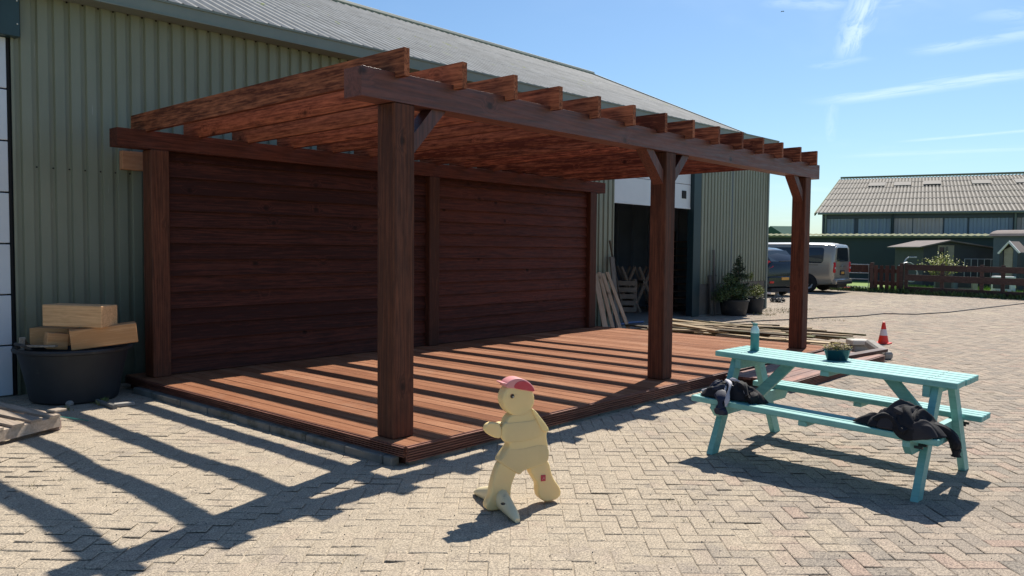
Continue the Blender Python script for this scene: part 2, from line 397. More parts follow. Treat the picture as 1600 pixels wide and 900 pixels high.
    def build(s, name, mat, parent=None, smooth=False, bevel=None, recalc=True):
        me = bpy.data.meshes.new(name); me.from_pydata(s.v, [], s.f); me.update()
        at = me.attributes.new('rnd', 'FLOAT', 'FACE'); at.data.foreach_set('value', s.r)
        mats = mat if isinstance(mat, (list, tuple)) else [mat]
        for m in mats: me.materials.append(M[m] if isinstance(m, str) else m)
        if len(mats) > 1: me.polygons.foreach_set('material_index', s.mi)
        if recalc:
            bm = bmesh.new(); bm.from_mesh(me); bmesh.ops.recalc_face_normals(bm, faces=bm.faces); bm.to_mesh(me); bm.free()
        if smooth:
            me.polygons.foreach_set('use_smooth', [True] * len(me.polygons))
            try: me.set_sharp_from_angle(angle=math.radians(38))
            except Exception: pass
        o = bpy.data.objects.new(name, me); COL.objects.link(o)
        if parent is not None:
            o.parent = parent; o.matrix_parent_inverse = parent.matrix_world.inverted() if False else Matrix.Translation(-parent.location)
            if parent.type == 'EMPTY' or parent.location.length == 0: pass
        if bevel:
            b = o.modifiers.new('b', 'BEVEL'); b.width = bevel; b.segments = 4; b.limit_method = 'ANGLE'; b.angle_limit = math.radians(50); b.harden_normals = False
        return o
def tag(o, label=None, cat=None, group=None, kind=None):
    if label: o['label'] = label
    if cat: o['category'] = cat
    if group: o['group'] = group
    if kind: o['kind'] = kind
    return o
def thing(name, loc, label, cat, group=None):
    e = bpy.data.objects.new(name, None); e.location = loc; e.empty_display_size = .2; COL.objects.link(e)
    return tag(e, label, cat, group)
def copy_tree(o, parent=None, dloc=None):
    c = o.copy(); COL.objects.link(c)
    if parent is not None: c.parent = parent
    elif dloc is not None: c.location = o.location + Vector(dloc)
    for ch in list(o.children): copy_tree(ch, c)
    return c
def XY(u, v, d): return Vector((u, v, d))
def XZ(u, v, d): return Vector((u, d, v))
def YZ(u, v, d): return Vector((d, u, v))


# ------------------------------------------------------------------ sky
t = NT(world.node_tree)
sky = t.n('ShaderNodeTexSky', sky_type='NISHITA', sun_disc=False, sun_elevation=math.asin(SUNV.z), sun_rotation=math.atan2(SUNV.x, SUNV.y),
          air_density=1.0, dust_density=.6, ozone_density=1.6, altitude=0).outputs[0]
gv = t.n('ShaderNodeTexCoord').outputs['Generated']
sp = t.n('ShaderNodeSeparateXYZ', {0: gv})
# high thin cloud: project the direction on a flat layer far above
zz = t.math('MAXIMUM', sp.outputs[2], .02)
cx_ = t.math('DIVIDE', sp.outputs[0], zz); cy_ = t.math('DIVIDE', sp.outputs[1], zz)
clf = None
def cloud_band(ax, ay, bx_, by_, w, strength, rag=.25, seed=0.0, scale=3.0):
    """a streak between two points of the flat cloud layer"""
    global clf
    d = Vector((bx_ - ax, by_ - ay)); L = d.length; d.normalize(); nn = Vector((-d.y, d.x))
    px_ = t.math('SUBTRACT', cx_, ax); py_ = t.math('SUBTRACT', cy_, ay)
    al = t.math('ADD', t.math('MULTIPLY', px_, d.x), t.math('MULTIPLY', py_, d.y))
    ac = t.math('ADD', t.math('MULTIPLY', px_, nn.x), t.math('MULTIPLY', py_, nn.y))
    v = t.n('ShaderNodeCombineXYZ', {0: t.math('MULTIPLY', al, scale / L), 1: t.math('MULTIPLY', ac, scale * .45 / w), 2: seed})
    nz = t.noise(v, 1.0, 6, .65, .6)
    ac2 = t.math('ABSOLUTE', t.math('ADD', ac, t.math('MULTIPLY', t.math('SUBTRACT', nz, .5), w * rag * 4)))
    body = t.smooth(ac2, 0.0, w, 1, 0)
    ends = t.math('MULTIPLY', t.smooth(al, -.05 * L, .25 * L), t.smooth(al, .75 * L, 1.05 * L, 1, 0))
    f = t.math('MULTIPLY', t.math('MULTIPLY', body, ends), t.math('MULTIPLY', t.smooth(nz, .25, .6), strength))
    clf = f if clf is None else t.math('MAXIMUM', clf, f)
def skypt(px, py):
    d = ray(px, py).normalized(); return d.x / d.z, d.y / d.z
def streak(p0, p1, w, s, **k):
    a = skypt(*p0); b = skypt(*p1); cloud_band(a[0], a[1], b[0], b[1], w, s, **k)
streak((1358, -35), (1320, 95), .085, .55, seed=1.0, rag=.5)
streak((1270, 163), (1700, 100), .26, .45, seed=2.0, rag=.35)
streak((1420, 85), (1680, 40), .17, .30, seed=3.0, rag=.35)
streak((1400, 222), (1700, 196), .14, .36, seed=4.0, rag=.15)
streak((1270, 108), (1360, 88), .12, .16, seed=5.0)
streak((1297, 225), (1303, 145), .06, .16, seed=6.0)
streak((1190, 0), (1330, 12), .12, .25, seed=7.0)
streak((1350, 14), (1480, -6), .12, .16, seed=7.5)
streak((1300, 245), (1700, 228), .35, .22, seed=8.0)
streak((1520, 20), (1680, 30), .15, .2, seed=9.0)
veil = t.noise(t.n('ShaderNodeCombineXYZ', {0: t.math('MULTIPLY', cx_, .25), 1: t.math('MULTIPLY', cy_, .5), 2: 3.0}), 1.0, 5, .6, .5)
clf = t.math('MAXIMUM', clf, t.smooth(veil, .5, .8, 0, .16))
hs = t.mix(1.0, sky, (.555, .705, .82), 'MULTIPLY')
skyc = t.mix(clf, hs, (6.6, 7.8, 8.8))
bg = t.n('ShaderNodeBackground', {0: skyc, 1: .085}); wo = t.n('ShaderNodeOutputWorld'); t.t.links.new(bg.outputs[0], wo.inputs[0])
skycol_node = None


# ------------------------------------------------------------------ ground
def sheet(name, x0, x1, y0, y1, nx, ny, z, mat, hf=None):
    b = MB(); vs = []; fs = []
    for j in range(ny + 1):
        for i in range(nx + 1):
            x = lerp(x0, x1, i / nx); y = lerp(y0, y1, j / ny); vs.append((x, y, z + (hf(x, y) if hf else 0)))
    for j in range(ny):
        for i in range(nx):
            a = j * (nx + 1) + i; fs.append((a, a + 1, a + nx + 2, a + nx + 1))
    b.add(vs, fs, .5); o = b.build(name, mat, recalc=False); tag(o, kind='structure'); return o
g = sheet('ground', -500, 1500, -800, 800, 4, 4, -.07, 'field')
def fillz(x, y):
    l = max(0.0, min(1.0, (3.6 - (x - y)) / 4.0))
    return gz(x, y) - .0060 + .0022 * l + (.0020 + .0025 * l) * noise.noise(Vector((x * 1.3, y * 1.3, 0))) + .0035 * noise.noise(Vector((x * 5, y * 5, 4)))
yard = sheet('yard', -4.5, 3.5, -4.5, 3.0, 220, 206, 0, 'sandgap', fillz)
sheet('yard_far', 3.5, 28.5, -9, 9, 250, 180, 0, 'sandgap', fillz)
sheet('yard_back', -4.5, 3.5, 3.0, 5.2, 80, 22, 0, 'sandgap', fillz)
yard2 = sheet('yard_edge', -14, 28.4, -16, 16, 20, 16, -.035, 'sandgap')
# concrete pavers in herringbone, each its own slightly tilted block (ends where sand takes over)
b = MB(); ux = Vector((RT.x, RT.y)).normalized(); uy = Vector((-ux.y, ux.x)); W_ = .1; O = Vector((CAM.x, CAM.y))
rr = random.Random(3)
for i in range(-230, 230):
    for j in range(5, 285):
        m = (i - j) % 4
        if m not in (0, 3): continue
        hx, hy = (1.0, .5) if m == 0 else (.5, 1.0)
        cc = O + ux * ((i + hx) * W_) + uy * ((j + hy) * W_)
        if -.02 < cc.x < 7.9 and .06 < cc.y: continue
        if cc.y > (4.6 if cc.x < 16.6 else 9): continue
        dep = (j + hy) * W_
        if abs((i + hx) * W_) > dep * .78 + 1.2: continue
        if dep > 27.5 or cc.x > 27.3: continue
        wx = hx * W_ - .0022; wy = hy * W_ - .0022; z = gz(cc.x, cc.y) + rr.gauss(0, .0011); tx = rr.gauss(0, .010); ty = rr.gauss(0, .010)
        e = .005; jx = rr.gauss(0, .0012); jy = rr.gauss(0, .0012)
        vs = []
        for (a, c_) in ((-1, -1), (1, -1), (1, 1), (-1, 1)):
            for (ins, dz) in ((e, 0), (0, -.0032)):
                u = a * (wx - ins) + jx; v = c_ * (wy - ins) + jy; p = cc + ux * u + uy * v
                vs.append((p.x, p.y, z + u * tx + v * ty + dz))
        b.add(vs, [(0, 2, 4, 6), (1, 3, 2, 0), (3, 5, 4, 2), (5, 7, 6, 4), (7, 1, 0, 6)], rr.random())
tag(b.build('paving', 'paver', recalc=False), kind='structure')
# gravel crumbs and grit lying in the joints
b = MB(); rr = random.Random(9)
for k in range(1500):
    d = rr.uniform(2.6, 9) if k % 3 else rr.uniform(2.6, 5); l = rr.uniform(-.75, .75) * d
    p = O + ux * l + uy * d
    if -.1 < p.x < 8 and -.05 < p.y: continue
    s_ = rr.uniform(.0015, .0042)
    b.lathe([(0, -s_), (s_, -s_ * .3), (s_ * .8, s_ * .5), (0, s_ * .8)], (p.x, p.y, gz(p.x, p.y) + s_ * .5), 5, rr.random(), wob=.2)
tag(b.build('grit', 'concrete_dk', recalc=False), kind='stuff')

# weeds in joints
def blades(b, x, y, z, n, h, spread, rr, wid=.004):
    for k in range(n):
        a = rr.uniform(0, 2 * PI); r = spread * math.sqrt(rr.random()); p = Vector((x + r * math.cos(a), y + r * math.sin(a), z))
        a2 = rr.uniform(0, 2 * PI); hh = h * rr.uniform(.4, 1.1); ln = Vector((math.cos(a2), math.sin(a2), 0)) * hh * rr.uniform(.2, .9); w = Vector((-math.sin(a2), math.cos(a2), 0)) * wid * rr.uniform(.6, 1.4)
        b.add([p - w, p + w, p + ln * .45 + w * .8 + Vector((0, 0, hh * .7)), p + ln + Vector((0, 0, hh)), p + ln * .45 - w * .8 + Vector((0, 0, hh * .7))], [(0, 1, 2, 3, 4)], rr.random())
b = MB(); rr = random.Random(5)
for (px, py, n, h, sp_) in ((52, 755, 16, .03, .06), (90, 750, 14, .025, .06), (62, 762, 10, .02, .05), (225, 722, 18, .02, .08), (250, 730, 16, .02, .08), (520, 875, 12, .02, .03), (545, 870, 14, .02, .04), (575, 880, 8, .02, .03),
                       (1045, 784, 16, .025, .04), (1065, 786, 16, .025, .04), (1073, 813, 12, .02, .03), (1117, 816, 10, .018, .03), (1036, 867, 12, .018, .03), (918, 895, 14, .02, .05), (505, 895, 14, .02, .05), (130, 700, 8, .02, .05), (880, 760, 5, .015, .03), (660, 832, 6, .015, .03)):
    p = G(px, py); blades(b, p.x, p.y, gz(p.x, p.y) - .004, int(n * .7), h * .7, sp_, rr, .0016)
for (px, py, n, h, sp_) in ((150, 628, 40, .05, .12), (135, 620, 30, .05, .1), (108, 640, 16, .04, .08), (1215, 487, 120, .05, .5), (1240, 484, 90, .04, .6), (1195, 492, 70, .05, .3), (1290, 500, 50, .03, .4), (1330, 494, 40, .02, .4), (160, 632, 20, .05, .06)):
    p = G(px, py); blades(b, p.x, p.y, 0, n, h, sp_, rr, .004)
tag(b.build('joint_weeds', 'drygrass', recalc=False), kind='stuff')


# ------------------------------------------------------------------ barn
barn = thing('barn', (0, 4.75, 0), 'long barn in green ribbed sheet with grey corrugated roof, behind the pergola', 'barn')
YB = 4.75
def corr(b, x0, x1, z0, z1, y=YB, p=.153, d=.03, ph=-.70):
    xs = []; k = math.floor((x0 - ph) / p) - 1
    prof = [(0, d), (.026, d), (.036, 0), (.127, 0), (.137, d)]
    pts = []
    while ph + k * p < x1 + p:
        for (u, v) in prof: pts.append((ph + k * p + u - .013, v))
        k += 1
    out = []
    for (q0, q1) in zip(pts, pts[1:]):
        a, c_ = q0, q1
        if c_[0] <= x0 or a[0] >= x1: continue
        def cut(x): tt = (x - q0[0]) / (q1[0] - q0[0]); return (x, lerp(q0[1], q1[1], tt))
        if a[0] < x0: a = cut(x0)
        if c_[0] > x1: c_ = cut(x1)
        if not out: out.append(a)
        out.append(c_)
    vs = []
    for (x, v) in out:
        zt = z1(x) if callable(z1) else z1
        vs += [(x, y + v, z0), (x, y + v, zt)]
    b.add(vs, [(2 * i, 2 * i + 2, 2 * i + 3, 2 * i + 1) for i in range(len(out) - 1)], .5)
eave = lambda x: 4.10 + (x - .5) * .0098
b = MB(); corr(b, -.92, 9.45, .0, lambda x: eave(x) + .02); corr(b, 9.45, 12.87, 3.3, lambda x: eave(x) + .02); corr(b, 12.87, 16.38, .72, lambda x: eave(x) + .02)
corr(b, -8, -.92, 3.95, lambda x: eave(x) + .02)
for k in range(0, 60):
    x = -.70 + k * .153 * 1.0; b.box((x, YB + .027, eave(x) - .13), (.016, .012, .016), None, .002, None, 1)
    if k < 9: b.box((x, YB + .027, 2.27), (.014, .01, .014), None, .002, None, 1)
wl = b.build('wall_sheet', ['steel', 'black'], barn)
b = MB()
def quadbar(b, x0, x1, y0, y1, dz0, dz1):
    vs = [(x, y, eave(x) + d) for x in (x0, x1) for y in (y0, y1) for d in (dz0, dz1)]
    b.add(vs, [(0, 1, 3, 2), (4, 6, 7, 5), (0, 2, 6, 4), (1, 5, 7, 3), (0, 4, 5, 1), (2, 3, 7, 6)])
quadbar(b, -8, 16.45, 4.50, 4.74, -.13, .03); quadbar(b, -8, 16.45, 4.485, 4.498, .01, .035); quadbar(b, -8, 16.45, 4.485, 4.498, -.13, -.115)
b.build('eave_trim', 'trim', barn)
b = MB(); vs = []; fs = []; n = int((14.5 + 8) / .177 * 6)
# corrugated roof sheets, two slopes, sheet laps as small steps
def roofsurf(b, x0, x1, yz, p=.177, amp=.028, seg=8, zf=None, nlap=3):
    n = int((x1 - x0) / p * seg); rows = []
    for (r0, r1) in zip(yz, yz[1:]):
        for q in range(nlap):
            for e, tt in ((.004, q / nlap), (0.0, (q + 1) / nlap)): rows.append((lerp(r0[0], r1[0], tt), lerp(r0[1], r1[1], tt) + (e if q or True else 0)))
    vs = []; fs = []
    for (y, z) in rows:
        for i in range(n + 1):
            x = x0 + i * p / seg; tilt = (x - 6.5) * .0098 * max(0, 1 - abs(y - 4.6) / 4.4)
            vs.append((x, y, z + tilt + amp * math.sin(2 * PI * i / seg)))
    for j in range(len(rows) - 1):
        for i in range(n): a = j * (n + 1) + i; fs.append((a, a + 1, a + n + 2, a + n + 1))
    b.add(vs, fs, .5)
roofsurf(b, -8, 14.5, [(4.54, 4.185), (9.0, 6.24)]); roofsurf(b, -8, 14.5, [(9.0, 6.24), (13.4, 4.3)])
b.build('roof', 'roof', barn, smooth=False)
b = MB(); b.tube([(-8, 9, 6.27), (14.55, 9, 6.27)], .07, 8)
b.bar((14.5, 4.5, 4.24), (14.5, 9.0, 6.25), .05, .09); b.bar((14.5, 13.4, 4.28), (14.5, 9.0, 6.25), .05, .09)
b.build('ridge_cap', 'trim', barn)
b = MB(); b.prism([(4.75, 0), (13.2, 0), (13.2, 4.25), (9, 6.15), (4.75, 4.25)], YZ, 14.40, 14.46); b.build('gable_wall', 'navy', barn)
b = MB(); b.bx(14.5, 16.38, 4.80, 12, .0, 4.24); b.build('end_annex', 'trim', barn)
b = MB(); b.bx(14.3, 16.45, 4.52, 12.1, 4.245, 4.275); b.bx(16.38, 16.45, 4.72, 4.86, 0, 4.29); b.build('corner_trim', 'trim', barn)
b = MB(); b.bx(12.87, 16.37, 4.765, 4.80, 0, .715, .004); b.build('plinth', 'plinth', barn)
b = MB(); b.bx(12.49, 12.80, 4.70, 4.86, 0, 3.3); b.bx(12.80, 12.87, 4.73, 4.86, 0, 3.3)
b.build('door_jamb', 'darkgreen', barn)
b = MB()
for (z0, z1) in ((2.42, 2.93), (2.94, 3.42)): b.bx(9.45, 12.48, 4.79, 4.85, z0, z1, .004)
b.bx(9.45, 12.48, 4.785, 4.80, 2.40, 2.44, .002)
dp = b.build('door_panel', 'white', barn); tag(dp, 'white raised door panel above the dark opening')
b = MB(); b.bx(12.10, 12.27, 4.772, 4.80, 2.62, 2.79); b.build('vent_hole', 'black', dp)
# white sectional door at the far left
b = MB()
for k in range(7): b.bx(-6, -.957, 4.76, 4.80, k * .5 + .01, k * .5 + .495, .004)
ld = b.build('white_door', 'white', barn); tag(ld, 'white sectional door at the left edge')
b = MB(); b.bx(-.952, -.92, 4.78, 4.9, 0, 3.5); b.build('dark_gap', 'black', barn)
b = MB(); b.bx(-8, -.86, 4.66, 4.80, 3.50, 3.94, .006); b.bx(-8, -1.05, 4.64, 4.66, 3.50, 3.94, .003)
lt = b.build('teal_lintel', 'teal_steel', barn)
b = MB()
for z in (3.62, 3.84):
    b = MB(); b.box((-.885, 4.655, z), (.012, .012, .012), None, .003); b.build('screw', 'whitetrim', lt)
pass
# interior behind the opening
b = MB(); b.bx(9.0, 14.38, 12.9, 13, 0, 4); b.bx(9.0, 9.1, 4.9, 13, 0, 4); b.bx(14.3, 14.38, 4.9, 13, 0, 4); b.bx(9.0, 14.38, 4.9, 13, 4.0, 4.1)
for k in range(16): b.bx(14.24, 14.3, 5.2 + k * .45, 5.26 + k * .45, 0, 4)
b.bx(9.1, 14.2, 8.0, 8.12, 2.5, 2.9)
tag(b.build('interior_wall', 'interior', barn), 'dim walls seen through the doorway')
b = MB(); b.bx(-8, 9.0, 5.0, 5.1, 0, 4.2); b.bx(-8, -7.9, 4.8, 13.2, 0, 4.2); b.bx(-8, 14.4, 13.2, 13.3, 0, 4.2); b.build('back_wall', 'interior', barn)
b = MB(); b.bx(9.0, 14.38, 4.72, 13, -.005, .012); tag(b.build('barn_floor', 'slab'), kind='structure')


# ------------------------------------------------------------------ deck
deck = thing('deck', (0, 0, 0), 'low brown stained deck of grooved boards under the pergola', 'deck')
H = .1376
b = MB(); x = .002; rr = random.Random(11)
while x < 7.9:
    w = .1385
    b.bx(x, x + w, .0, 4.45, H - .028, H + rr.uniform(-.0012, .0012), .004, rr.random()); x += .1435
dk = b.build('deck_boards', 'deck', deck)
DX = x - .005
def grooved(b, a, c_, thick, z0, z1, nr=7):
    """edge board with horizontal ribs from a to c_ (outer side to the right hand of a->c_)"""
    a = Vector(a); c_ = Vector(c_); d = (c_ - a).normalized(); o = Vector((d.y, -d.x, 0)); prof = []
    hh = (z1 - z0) / nr
    for k in range(nr):
        z = z0 + k * hh; prof += [(thick, z + hh * .10), (thick, z + hh * .52), (thick - .015, z + hh * .58), (thick - .015, z + hh * 1.04)]
    prof = [(0, z0)] + [(u, min(v, z1)) for u, v in prof] + [(0, z1)]
    L = (c_ - a).length
    b.prism(prof, lambda u, v, w: a + d * w + o * u + Vector((0, 0, v)), 0, L)
b = MB(); grooved(b, (-.002, .0, 0), (3.9, .0, 0), .026, .028, H + .001, 6); grooved(b, (3.904, .0, 0), (DX, .0, 0), .026, .028, H + .001, 6)
fr = b.build('front_edge_board', 'fascia_x', deck)
b = MB(); grooved(b, (-.004, 4.4, 0), (-.004, .0, 0), .024, .062, H - .001, 5); b.build('side_edge_board', 'fascia_y', deck)
b = MB(); grooved(b, (DX, 0, 0), (DX, 4.4, 0), .024, .03, H - .001, 6); b.build('side_edge_board', 'fascia_y', deck)
b = MB()
for k in range(8): b.bx(.03 + k * 1.1, .09 + k * 1.1, .03, 4.4, .0, H - .03)
b.bx(0.03, DX - .02, .03, .06, 0, .1)
b.build('joist', 'stain_any', deck)
# kerb stones under the side
b = MB(); y = 0.06; rr = random.Random(2)
for L in (.10, .42, .5, .5, .5, .5, .5, .5, .5):
    b.box((-.045 + rr.uniform(-.006, .006), y + L / 2, .018), (.075, L - .008, .085), Matrix.Rotation(rr.uniform(-.012, .012), 3, 'Z'), .008, rr.random()); y += L
x = .02
for k in range(14): b.box((x + .28, .012, .008), (.55, .05, .038), None, .004, rr.random()); x += .56
tag(b.build('kerb', 'concrete_dk'), kind='structure')
# step of loose boards in front of the deck
stp = thing('deck_step', (5, -.4, 0), 'low step of stained boards in front of the deck, behind the picnic table', 'step')
b = MB()
for k in range(5): b.bx(4.75 - k * .03, 7.82 + (k % 2) * .05, -.76 + k * .143, -.76 + k * .143 + .138, .085, .113, .004)
b.build('step_boards', 'fascia_x', stp)
b = MB(); grooved(b, (4.70, -.762, 0), (7.80, -.762, 0), .026, .01, .112, 6); b.build('step_edge', 'fascia_x', stp)
for xx in (4.8, 5.8, 6.8, 7.7):
    b = MB(); b.bx(xx, xx + .07, -.75, -.05, .0, .084); b.build('step_joist', 'stain_any', stp)
ofc = MB(); ofc.bar((6.9, -.50, .135), (8.15, -.66, .137), .13, .04); ofc.build('stained_plank', 'stain_any')
tag(bpy.data.objects['stained_plank'], 'reddish plank lying on the step and jutting past its right end', 'plank')

# ------------------------------------------------------------------ pergola
PG = thing('pergola', (0, 0, H), 'dark reddish brown timber pergola with open rafters and a boarded back wall', 'pergola')
w = .19
def post(x, y, z1, name='post'):
    b = MB(); b.bx(x, x + w, y, y + w, H + .002, z1, .008); o = b.build(name, 'post_z', PG); return o
HB = 2.5157; HT = 2.714; BB = 2.474; BT = 2.655
for X in (.055, 3.70, 7.393):
    post(X, .193, HB - .002)
for X in (.102, 3.929, 7.665):
    post(X, 4.02, BB - .002)
b = MB(); b.bx(-.232, 7.872, .1917, .382, HB, HT, .0003); b.build('front_beam', 'beam_x', PG)
b = MB(); b.bx(-.225, 8.10, 4.024, 4.205, BB, BT, .0003); b.build('back_beam', 'clad', PG)
# rafter with birdsmouth over the front beam
def rafter_mb(x):
    b = MB(); y0, y1 = .0917, 4.36
    top = lambda y: 2.8726 - (y - .09) * .0095
    bot = lambda y: top(y) - .192
    poly = [(y0, bot(y0)), (.185, bot(.185)), (.185, HT + .002), (.389, HT + .002), (.389, bot(.389)), (y1, bot(y1)), (y1, top(y1)), (y0, top(y0))]
    b.prism(poly, YZ, x - .048, x, .55)
    for fi, f in enumerate(b.f):
        ys = [b.v[i][1] for i in f]; zs = [b.v[i][2] for i in f]
        if len(f) == 4 and max(zs) < 2.70: b.r[fi] = .0  # undersides coloured darker: painted shade that sets the rafters apart
        elif len(f) > 4: b.r[fi] = random.choice((.35, .5, .65))
    return b
for i in range(14):
    rb = rafter_mb(.0979 + i * .5715 + (0.005 if i % 3 == 0 else -.004)); rb.build('rafter', 'rafter', PG)
def brace(x0, z0, x1, z1, y=.225, th=.125, wd=.105):
    d = Vector((x1 - x0, 0, z1 - z0)); sgn = 1 if x1 > x0 else -1
    # parallelogram: foot face vertical on the post, head face flat on the beam
    k = .14
    poly = [(x0, z0), (x0, z0 + k), (x1 - sgn * k, z1), (x1, z1)]
    b = MB(); b.prism(poly, XZ, y, y + th); return b.build('brace', 'beam_z', PG)
brace(.247, 2.16, .247 + .33, HB - .002)
brace(3.698, 2.18, 3.698 - .34, HB - .002); brace(3.892, 2.18, 3.892 + .33, HB - .002)
brace(7.391, 2.17, 7.391 - .34, HB - .002)
# back boarding: overlapping boards
for (x0, x1) in ((.294, 3.927), (4.121, 7.663)):
    b = MB(); z = H + .01; k = 0; rr = random.Random(int(x0 * 10))
    while z < 2.46:
        z1 = min(z + .192, 2.472)
        tilt = .016
        poly = [(4.105 - tilt, z), (4.123 - tilt, z), (4.135, z1), (4.123, z1)]
        b.prism(poly, YZ, x0, x1, rr.random()); z += .172
    b.bx(x0, x0 + .04, 4.137, 4.18, H, 2.46); b.bx(x1 - .04, x1, 4.137, 4.18, H, 2.46)
    b.build('back_boarding', 'clad', PG)
b = MB(); b.bx(.075, .323, 4.62, 4.70, 2.30, 2.50, .004); o = b.build('board_offcut', 'cardboard')
tag(o, 'raw reddish square board fixed to the green wall under the back beam end', 'board')


# ------------------------------------------------------------------ barrel tub with timber blocks
tub = thing('rubber_tub', (-.59, 4.2, 0), 'large black rubber tub holding timber offcuts, against the green wall', 'tub')
b = MB(); b.lathe([(.0, .0), (.36, .0), (.385, .02), (.43, .25), (.475, .44), (.485, .475), (.52, .485), (.525, .505), (.515, .52), (.49, .52), (.47, .505), (.455, .44), (.41, .25), (.36, .04), (0, .03)], (-.59, 4.2, 0), 56, wob=.008)
b.build('tub_body', 'rubber', tub, smooth=True)
b = MB(); b.tube([(-1.03, 4.02, .53), (-1.09, 4.0, .57), (-1.11, 4.05, .58), (-1.10, 4.2, .575), (-1.06, 4.22, .53)], .014, 8); b.build('rope_handle', 'rubber', tub, smooth=True)
rx = Vector((RT.x, RT.y, 0)).normalized(); fx = Vector((-rx.y, rx.x, 0))
def blockobj(name, px0, px1, pyb, depth, hh, dd, ang, roll, label, mat='oak', cat='timber block', group='timber blocks in the tub'):
    a = AT(px0, pyb, depth); c_ = AT(px1, pyb, depth); L = (c_ - a).length; mid = (a + c_) / 2
    R = Matrix.Rotation(math.atan2(rx.y, rx.x) + ang, 3, 'Z') @ Matrix.Rotation(roll, 3, 'Y')
    cen = mid + R @ Vector((0, dd / 2, hh / 2))
    b = MB(); b.box((0, 0, 0), (L, dd, hh), None, .006); o = b.build(name, mat); o.location = cen; o.rotation_euler = R.to_euler()
    return tag(o, label, cat, group)
blockobj('timber_block', 58, 166, 511, 7.62, .205, .22, -.22, 0.0, 'big orange brown sawn beam block on top of the others in the tub')
blockobj('timber_block', 118, 212, 541, 7.63, .185, .20, .5, -.10, 'long pale timber block jutting right over the tub rim')
blockobj('timber_block', 45, 108, 540, 7.95, .17, .18, -.05, .0, 'short timber block at the left inside the tub')
blockobj('timber_block', 74, 104, 546, 7.60, .15, .16, .7, .12, 'small dark tilted timber block wedged in the middle of the tub')
p = AT(34, 541, 7.52); q = AT(88, 541, 7.5)
b = MB(); b.bar(p, q, .05, .018); o = b.build('thin_batten', 'pallet'); tag(o, 'thin grey batten lying across the tub rim', 'batten')
p = AT(33, 541, 7.62); q = AT(35, 528, 7.62); b = MB(); b.bar(p + Vector((0, 0, -.05)), q, .05, .018); b.bar(q, AT(41, 541, 7.9), .05, .016); o = b.build('wood_scrap', 'pallet'); tag(o, 'short upright wood scrap at the left rim of the tub', 'scrap')
b = MB(); b.bx(-.62, -.46, 3.74, 3.80, .47, .50); 

# ------------------------------------------------------------------ pallet, block, scraps
pal = thing('pallet', (-1.45, 3.4, .0), 'weathered wooden pallet lying flat beside the tub, one corner on a block', 'pallet')
A = Vector((-1.209, 2.82, 0)); B_ = Vector((-1.708, 2.572, 0)); C_ = Vector((-1.151, 4.266, 0))
du = (B_ - A).normalized(); dv = Vector((-du.y, du.x, 0)); dv = dv if dv.y > 0 else -dv
dv = Vector((-.18, .98, 0)).normalized(); du = Vector((-.90, -.42, 0)).normalized()
def P(u, v, z): return A + du * u + dv * v + Vector((0, 0, z))
rr = random.Random(4)
for k in range(6):
    b = MB(); u0 = .01 + k * .168; wd = .10
    poly = [(u0, -.01 + rr.uniform(-.01, .01)), (u0 + wd, -.01), (u0 + wd, 1.18), (u0, 1.18)]
    b.prism(poly, lambda u, v, d: P(u, v, d), .118, .138, rr.random()); b.build('deck_slat', 'pallet', pal)
for v0 in (.0, .54, 1.09):
    b = MB(); b.prism([(0, v0), (1.0, v0), (1.0, v0 + .09), (0, v0 + .09)], lambda u, v, d: P(u, v, d), .035, .116); b.build('bearer', 'pallet', pal)
b = MB()
p = G(74, 674); R = Matrix.Rotation(math.atan2(rx.y, rx.x) + .25, 3, 'Z')
b.box((0, 0, .0), (.215, .09, .085), None, .010); o = b.build('brown_brick', 'brick'); o.location = (p.x, p.y + .04, .043); o.rotation_euler = R.to_euler(); tag(o, 'worn brown brick under the near corner of the pallet', 'brick')
b = MB(); b.box((0, 0, 0), (.13, .09, .02), None, .006); o = b.build('wood_chip', 'pallet'); p = G(88, 641, .15); o.location = (p.x, p.y, .150); o.rotation_euler = (0, .05, .5); tag(o, 'small wood chip lying on the pallet corner', 'chip')
p, q = G(92, 651, .02), G(138, 657, .02)
b = MB(); b.bar(p, q, .012, .008); o = b.build('plastic_strip', 'tealstick'); tag(o, 'thin green blue plastic strip beside the pallet', 'strip')
p, q = G(152, 627, .02), G(180, 636, .02)
b = MB(); b.tube([p, q], .024, 8); o = b.build('pipe_scrap', 'concrete_dk', smooth=True); tag(o, 'short grey pipe scrap on the ground in front of the tub', 'pipe')
p, q = G(178, 633, .02), G(210, 630, .02)
b = MB(); b.bar(p, q, .07, .03); o = b.build('paving_scrap', 'concrete'); tag(o, 'flat pale grey stone strip beside the pipe scrap', 'stone')
b = MB(); p = G(109, 634); b.lathe([(0, 0), (.03, .005), (.035, .025), (.02, .045), (0, .05)], p, 9, wob=.12); o = b.build('pebble', 'concrete', smooth=True); tag(o, 'rounded grey stone at the foot of the tub', 'stone')
b = MB(); rr = random.Random(8); p = G(162, 628)
for k in range(14):
    a = rr.uniform(0, 2 * PI); d = Vector((math.cos(a), math.sin(a), rr.uniform(.6, 1.6))).normalized(); q = p + d * .06; s_ = d.cross(Vector((0, 0, 1))).normalized() * .012
    b.add([p, p + d * .03 + s_, q, p + d * .03 - s_], [(0, 1, 2, 3)])
o = b.build('small_weed', 'leaflt', recalc=False); tag(o, 'small bright green weed at the foot of the tub', 'weed')


